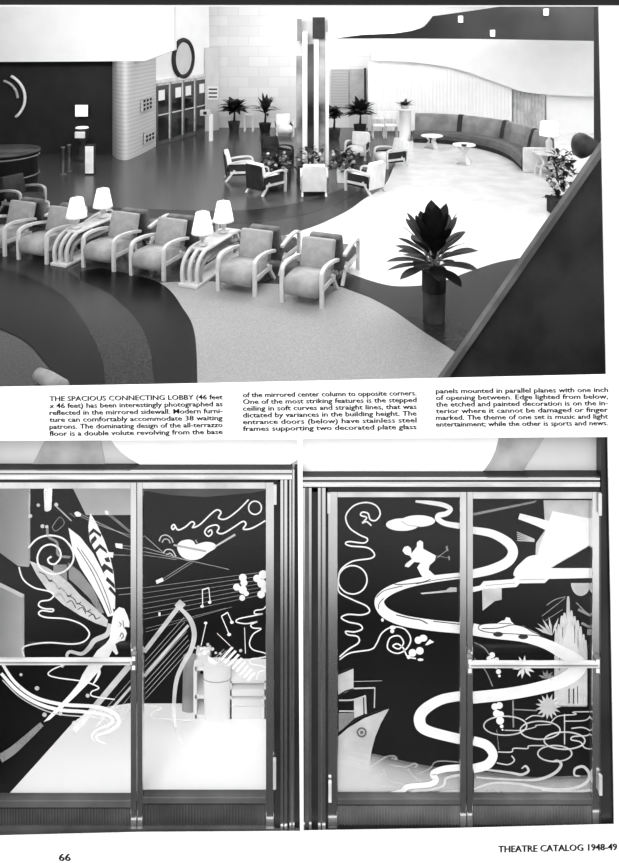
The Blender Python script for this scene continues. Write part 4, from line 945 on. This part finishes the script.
for jx, jt, jw in ((402, 215, 5), (414, 195, 6), (428, 158, 7), (440, 145, 7), (456, 72, 6), (470, 135, 7), (484, 160, 7), (498, 178, 7), (511, 205, 6), (524, 240, 6), (534, 265, 5)):
    L.ribbon('etched_jet', zK((jx, jt), (jx, jt+40), (jx, 320), (jx, 420), (jx, 555)), [jw*.25, jw*.55, jw*.62, jw*.6, jw*.6], M_et2)
L.shape('etched_fountain', zK((398, 560), (398, 330), (412, 270), (432, 215), (455, 190), (480, 210), (510, 260), (538, 320), (538, 560)), M_et3)
L.shape('etched_fountain', zK((425, 345), (440, 250), (460, 170), (485, 240), (505, 345), (470, 370)), M_et2)
L.many('fountain_line', M_uph_d, lines=[(zK((432, 210), (432, 255)), .6), (zK((485, 200), (485, 280)), .6), (zK((500, 220), (500, 300)), .5), (zK((418, 345), (418, 400)), .7), (zK((435, 345), (435, 390)), .7), (zK((460, 480), (460, 545)), 1.2), (zK((480, 480), (480, 548)), 1.2), (zK((498, 470), (498, 545)), .8)])
L.many('etched_ray', M_et3, lines=[(zK((445, 74), (400, 86), (360, 112)), 1), (zK((440, 82), (340, 160)), .8), (zK((432, 130), (355, 180)), .6), (zK((492, 100), (540, 150)), 1.2), (zK((500, 130), (560, 160)), 2.5), (zK((515, 190), (565, 215)), 2.5), (zK((540, 230), (570, 232)), 6)])
L.ribbon('etched_road', zK((34, 218), (120, 234), (250, 252), (350, 280), (430, 320), (485, 352), (505, 385), (450, 435), (350, 472), (200, 502), (34, 520)), [12, 11, 9.5, 10, 12, 13, 15, 14, 12.5, 12, 12], M_et)
L.shape('etched_car', zK((58, 212), (72, 196), (110, 190), (145, 191), (162, 180), (175, 178), (182, 164), (198, 168), (203, 182), (216, 195), (260, 204), (300, 226), (348, 248), (300, 250), (240, 246), (160, 240), (85, 228)), M_et)
L.many('car_outline', M_etdark, lines=[(zK((85, 228), (60, 216), (66, 200), (95, 193), (145, 191)), .9), (zK((75, 215), (150, 212), (210, 198), (262, 208), (300, 230), (345, 247)), .9), (zK((85, 228), (130, 234), (240, 240), (345, 248)), .8), (zK((150, 192), (205, 192)), .7)])
L.many('car_wheel', M_uph_d, discs=zd(zK, 4.42, (146, 240, 22, 11), (257, 251, 22, 11)))
def burst(name, z, s_, cx, cy, ang, r, w, m):
    L.many(name, m, polys=[z((cx, cy), (cx+r*.5*math.cos(a)-w*math.sin(a), cy+r*.5*math.sin(a)+w*math.cos(a)), (cx+r*math.cos(a), cy+r*math.sin(a)), (cx+r*.5*math.cos(a)+w*math.sin(a), cy+r*.5*math.sin(a)-w*math.cos(a))) for a in [math.radians(q) for q in ang]])
burst('etched_agave', zK, 4.42, 385, 245, (-120, -100, -70, -140, -155), 85, 6, M_et2)
burst('etched_palm', zK, 4.42, 260, 385, (-150, -115, -85, -40, -10, 25, 55, 100, 125, 170), 52, 7, M_et)
burst('etched_shrub', zK, 4.42, 368, 560, range(0, 360, 24), 58, 8, M_et2)
burst('etched_shrub', zK, 4.42, 362, 435, (-160, -120, -90, -50, -20, 10), 40, 6, M_et3)
L.many('etched_blossom', M_et, discs=zd(zK, 4.42, (120, 332, 13), (106, 348, 11), (126, 360, 14), (140, 352, 10), (138, 382, 10), (148, 405, 11), (152, 424, 6)) + zd(zM, 4.42, (132, 118, 15), (152, 113, 15), (140, 148, 16), (158, 152, 14), (155, 180, 17), (162, 205, 8), (166, 220, 4)))
L.many('etched_vine', M_et3, lines=[(zK((40, 275), (85, 300), (110, 335)), 1), (zK((40, 345), (90, 400), (122, 470)), 1), (zM((212, 90), (214, 210)), 1.6), (zM((215, 130), (320, 135)), 1.2), (zM((140, 220), (150, 310)), .6)])
L.many('etched_ring', M_et2, rings=[(*zM((178, 202))[0], 21.5, 9.5, 1.4), (*zM((332, 222))[0], 20, 9, 1.4), (*zM((440, 268))[0], 20.4, 8.6, 1.6), (*zM((397, 325))[0], 17, 8, 1.5)])
L.many('etched_ripple', M_et2, lines=[(zM((145, 318), (205, 318), (216, 302), (275, 303), (284, 291), (352, 290)), 1.2), (zM((140, 366), (190, 374), (218, 356), (206, 335)), 1.3), (zM((175, 222), (250, 222), (310, 208), (316, 200), (380, 196)), 1), (zM((268, 175), (300, 158), (345, 160), (350, 152)), 1.1), (zM((378, 190), (412, 160), (490, 152), (478, 142), (550, 140)), 1.1), (zM((440, 182), (520, 180), (545, 170), (555, 156)), 1.2),
    (zM((470, 214), (520, 210), (556, 228), (540, 245), (480, 250), (470, 264), (510, 274), (530, 300), (575, 306)), 1.3), (zM((440, 150), (440, 285)), 1.2)])
for i in range(6):
    t_ = i/5
    L.shape('sea_mist', zM((40, 400+80*t_), (300, 430+60*t_), (575, 420+75*t_), (575, 524), (40, 524)), M_et4)
L.shape('sea_mist', zM((40, 524), (40, 480), (120, 456), (230, 458), (350, 482), (420, 502), (575, 522)), M_et3)
L.many('etched_wave', M_et2, lines=[(zM((90, 396), (200, 410), (250, 418), (280, 402), (268, 380), (250, 392)), [2, 2.4, 2.6, 2.4, 2, 1.2]), (zM((50, 430), (200, 440), (320, 440), (395, 412), (425, 375), (408, 356), (385, 362)), [1.5, 2, 2.6, 3, 2.8, 2, 1.2]), (zM((40, 482), (120, 456), (230, 458), (350, 480), (460, 482), (530, 458), (550, 420), (525, 384), (488, 392), (484, 420), (508, 424)), [1.5, 2, 2.4, 2.6, 2.8, 3, 3, 2.8, 2.4, 1.8, 1.2]), (zM((340, 484), (470, 494), (575, 484)), 2.6), (zM((40, 522), (300, 520), (575, 520)), .9)])
L.ribbon('etched_ribbon', zM((36, 268), (95, 288), (124, 332), (98, 374), (36, 392)), [9, 9.5, 9, 9.5, 9], M_et)
push_bar(L4, 469, 600, 666, (470, 598))

# ---- hall behind the doors
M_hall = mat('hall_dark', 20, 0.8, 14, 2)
area('hall_fill', (0, 5.25, 0.62), (0, 5.2, -1.2), 5.5, .35, 34)  # added above the header, unseen, to brighten hall floor and drapes
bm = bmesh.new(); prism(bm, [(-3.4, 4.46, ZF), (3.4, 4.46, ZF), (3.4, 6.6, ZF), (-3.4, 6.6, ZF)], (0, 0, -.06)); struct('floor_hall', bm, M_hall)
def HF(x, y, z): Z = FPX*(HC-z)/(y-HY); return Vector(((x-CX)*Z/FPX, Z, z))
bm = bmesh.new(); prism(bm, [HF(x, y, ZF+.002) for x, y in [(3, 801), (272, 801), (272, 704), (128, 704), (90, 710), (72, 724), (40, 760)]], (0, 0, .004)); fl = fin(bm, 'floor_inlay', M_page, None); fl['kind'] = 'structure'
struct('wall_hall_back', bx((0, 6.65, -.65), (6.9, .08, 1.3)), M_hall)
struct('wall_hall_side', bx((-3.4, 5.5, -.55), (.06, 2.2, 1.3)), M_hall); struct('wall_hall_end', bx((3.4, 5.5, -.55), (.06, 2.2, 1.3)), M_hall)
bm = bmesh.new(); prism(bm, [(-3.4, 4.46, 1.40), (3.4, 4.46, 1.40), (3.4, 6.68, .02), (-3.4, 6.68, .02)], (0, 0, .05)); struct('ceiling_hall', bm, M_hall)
def drape(pts, Y, label, m):
    bm = bmesh.new(); prism(bm, [P(x, y, Y) for x, y in pts], (0, .03, 0)); return tag(fin(bm, 'hall_drape', m, None), label, 'drape')
M_drape = mat('hall_drape_pale', 235, .9, 215, 2)
drape([(-20, 470), (28.5, 470), (28.5, 567), (18, 566), (-20, 538)], 4.9, 'pale hanging drape behind the muse door, upper one', M_drape)
drape([(-20, 577), (22.5, 598), (22.5, 662), (-20, 662)], 4.9, 'pale hanging drape behind the muse door, lower one', M_drape)
bm = bmesh.new(); prism(bm, [P(x, y, 5.1) for x, y in [(68, 478), (140, 478), (140, 515), (86, 515)]], (0, .1, 0)); struct('trim_5', bm, M_drape)
bm = bmesh.new(); prism(bm, [P(x, y, 5.1) for x, y in [(140, 478), (272, 478), (272, 489), (250, 493), (205, 497), (170, 495), (140, 490)]], (0, .1, 0)); struct('trim_6', bm, mat('hall_bulkhead', 110, .8, 84, 2))
hl = thing('hanging_lantern', 'small pale lantern hanging behind the muse door', 'lamp', P(48, 500, 5.0))
bm = bmesh.new(); lathe(bm, [(0, -.07), (.025, -.07), (.03, .08), (0, .09)], n=12); fin(bm, 'lamp_shade', M_shade, hl, True)
bm = bmesh.new(); tube(bm, [(0, 0, .08), (0, 0, .42)], .004, 6); fin(bm, 'cord', M_ink, hl)
# reception desk
rd = thing('reception_desk', 'white drum fronted reception desk with open shelves behind the violin door', 'desk', HF(226, 719, ZF)); R = rd.location.copy(); YD = R.y
M_desk = mat('desk_white', 242, .6, 232, 3)
kd = YD/FPX
def drum(x0, x1, y0, y1, r0, r1, m, name, dy):
    bm = bmesh.new(); a = HF((x0+x1)/2, y1, ZF); h = (y1-y0)*kd; w = (x1-x0)/2*kd
    lathe(bm, [(0, 0), (w*r0, 0), (w*r1, h), (0, h)], (a.x-R.x, dy, 0), 32, 1, .35); return fin(bm, name, m, rd)
drum(203, 231, 663, 720, .92, 1.0, M_desk, 'front_drum', .0)
bm = bmesh.new(); lathe(bm, [(14.0*kd, 41*kd), (14.2*kd, 41.4*kd), (14.0*kd, 41.8*kd)], (HF(217, 720, ZF).x-R.x, 0, 0), 32, 1, .36); fin(bm, 'drum_seam', M_uph, rd)
drum(181, 197, 660, 716, 1.0, .85, mat('desk_grey', 168, .7, 130, 3), 'side_drum', .06)
def shelf(x0, x1, y0, y1, rails):
    a = HF(x0, 720, ZF).x-R.x; b = HF(x1, 720, ZF).x-R.x; h = (720-y0)*kd
    un = bpy.data.objects.new('shelf_unit', None); C.objects.link(un); un.parent = rd
    fin(bx(((a+b)/2, .16, h/2), (b-a, .01, h)), 'back_panel', M_ink, un)
    for x in (a, b): fin(bx((x, .08, h/2), (.025, .17, h)), 'side_panel', M_desk, un)
    for yy, th_ in rails: fin(bx(((a+b)/2, .08, (720-yy)*kd), (b-a, .17, th_)), 'shelf_board', M_desk, un)
shelf(195, 206, 667, 719, [(669, .03), (697, .03), (717, .03)])
shelf(230, 266, 681, 720, [(682, .02), (693, .05), (703, .05), (714, .11)])
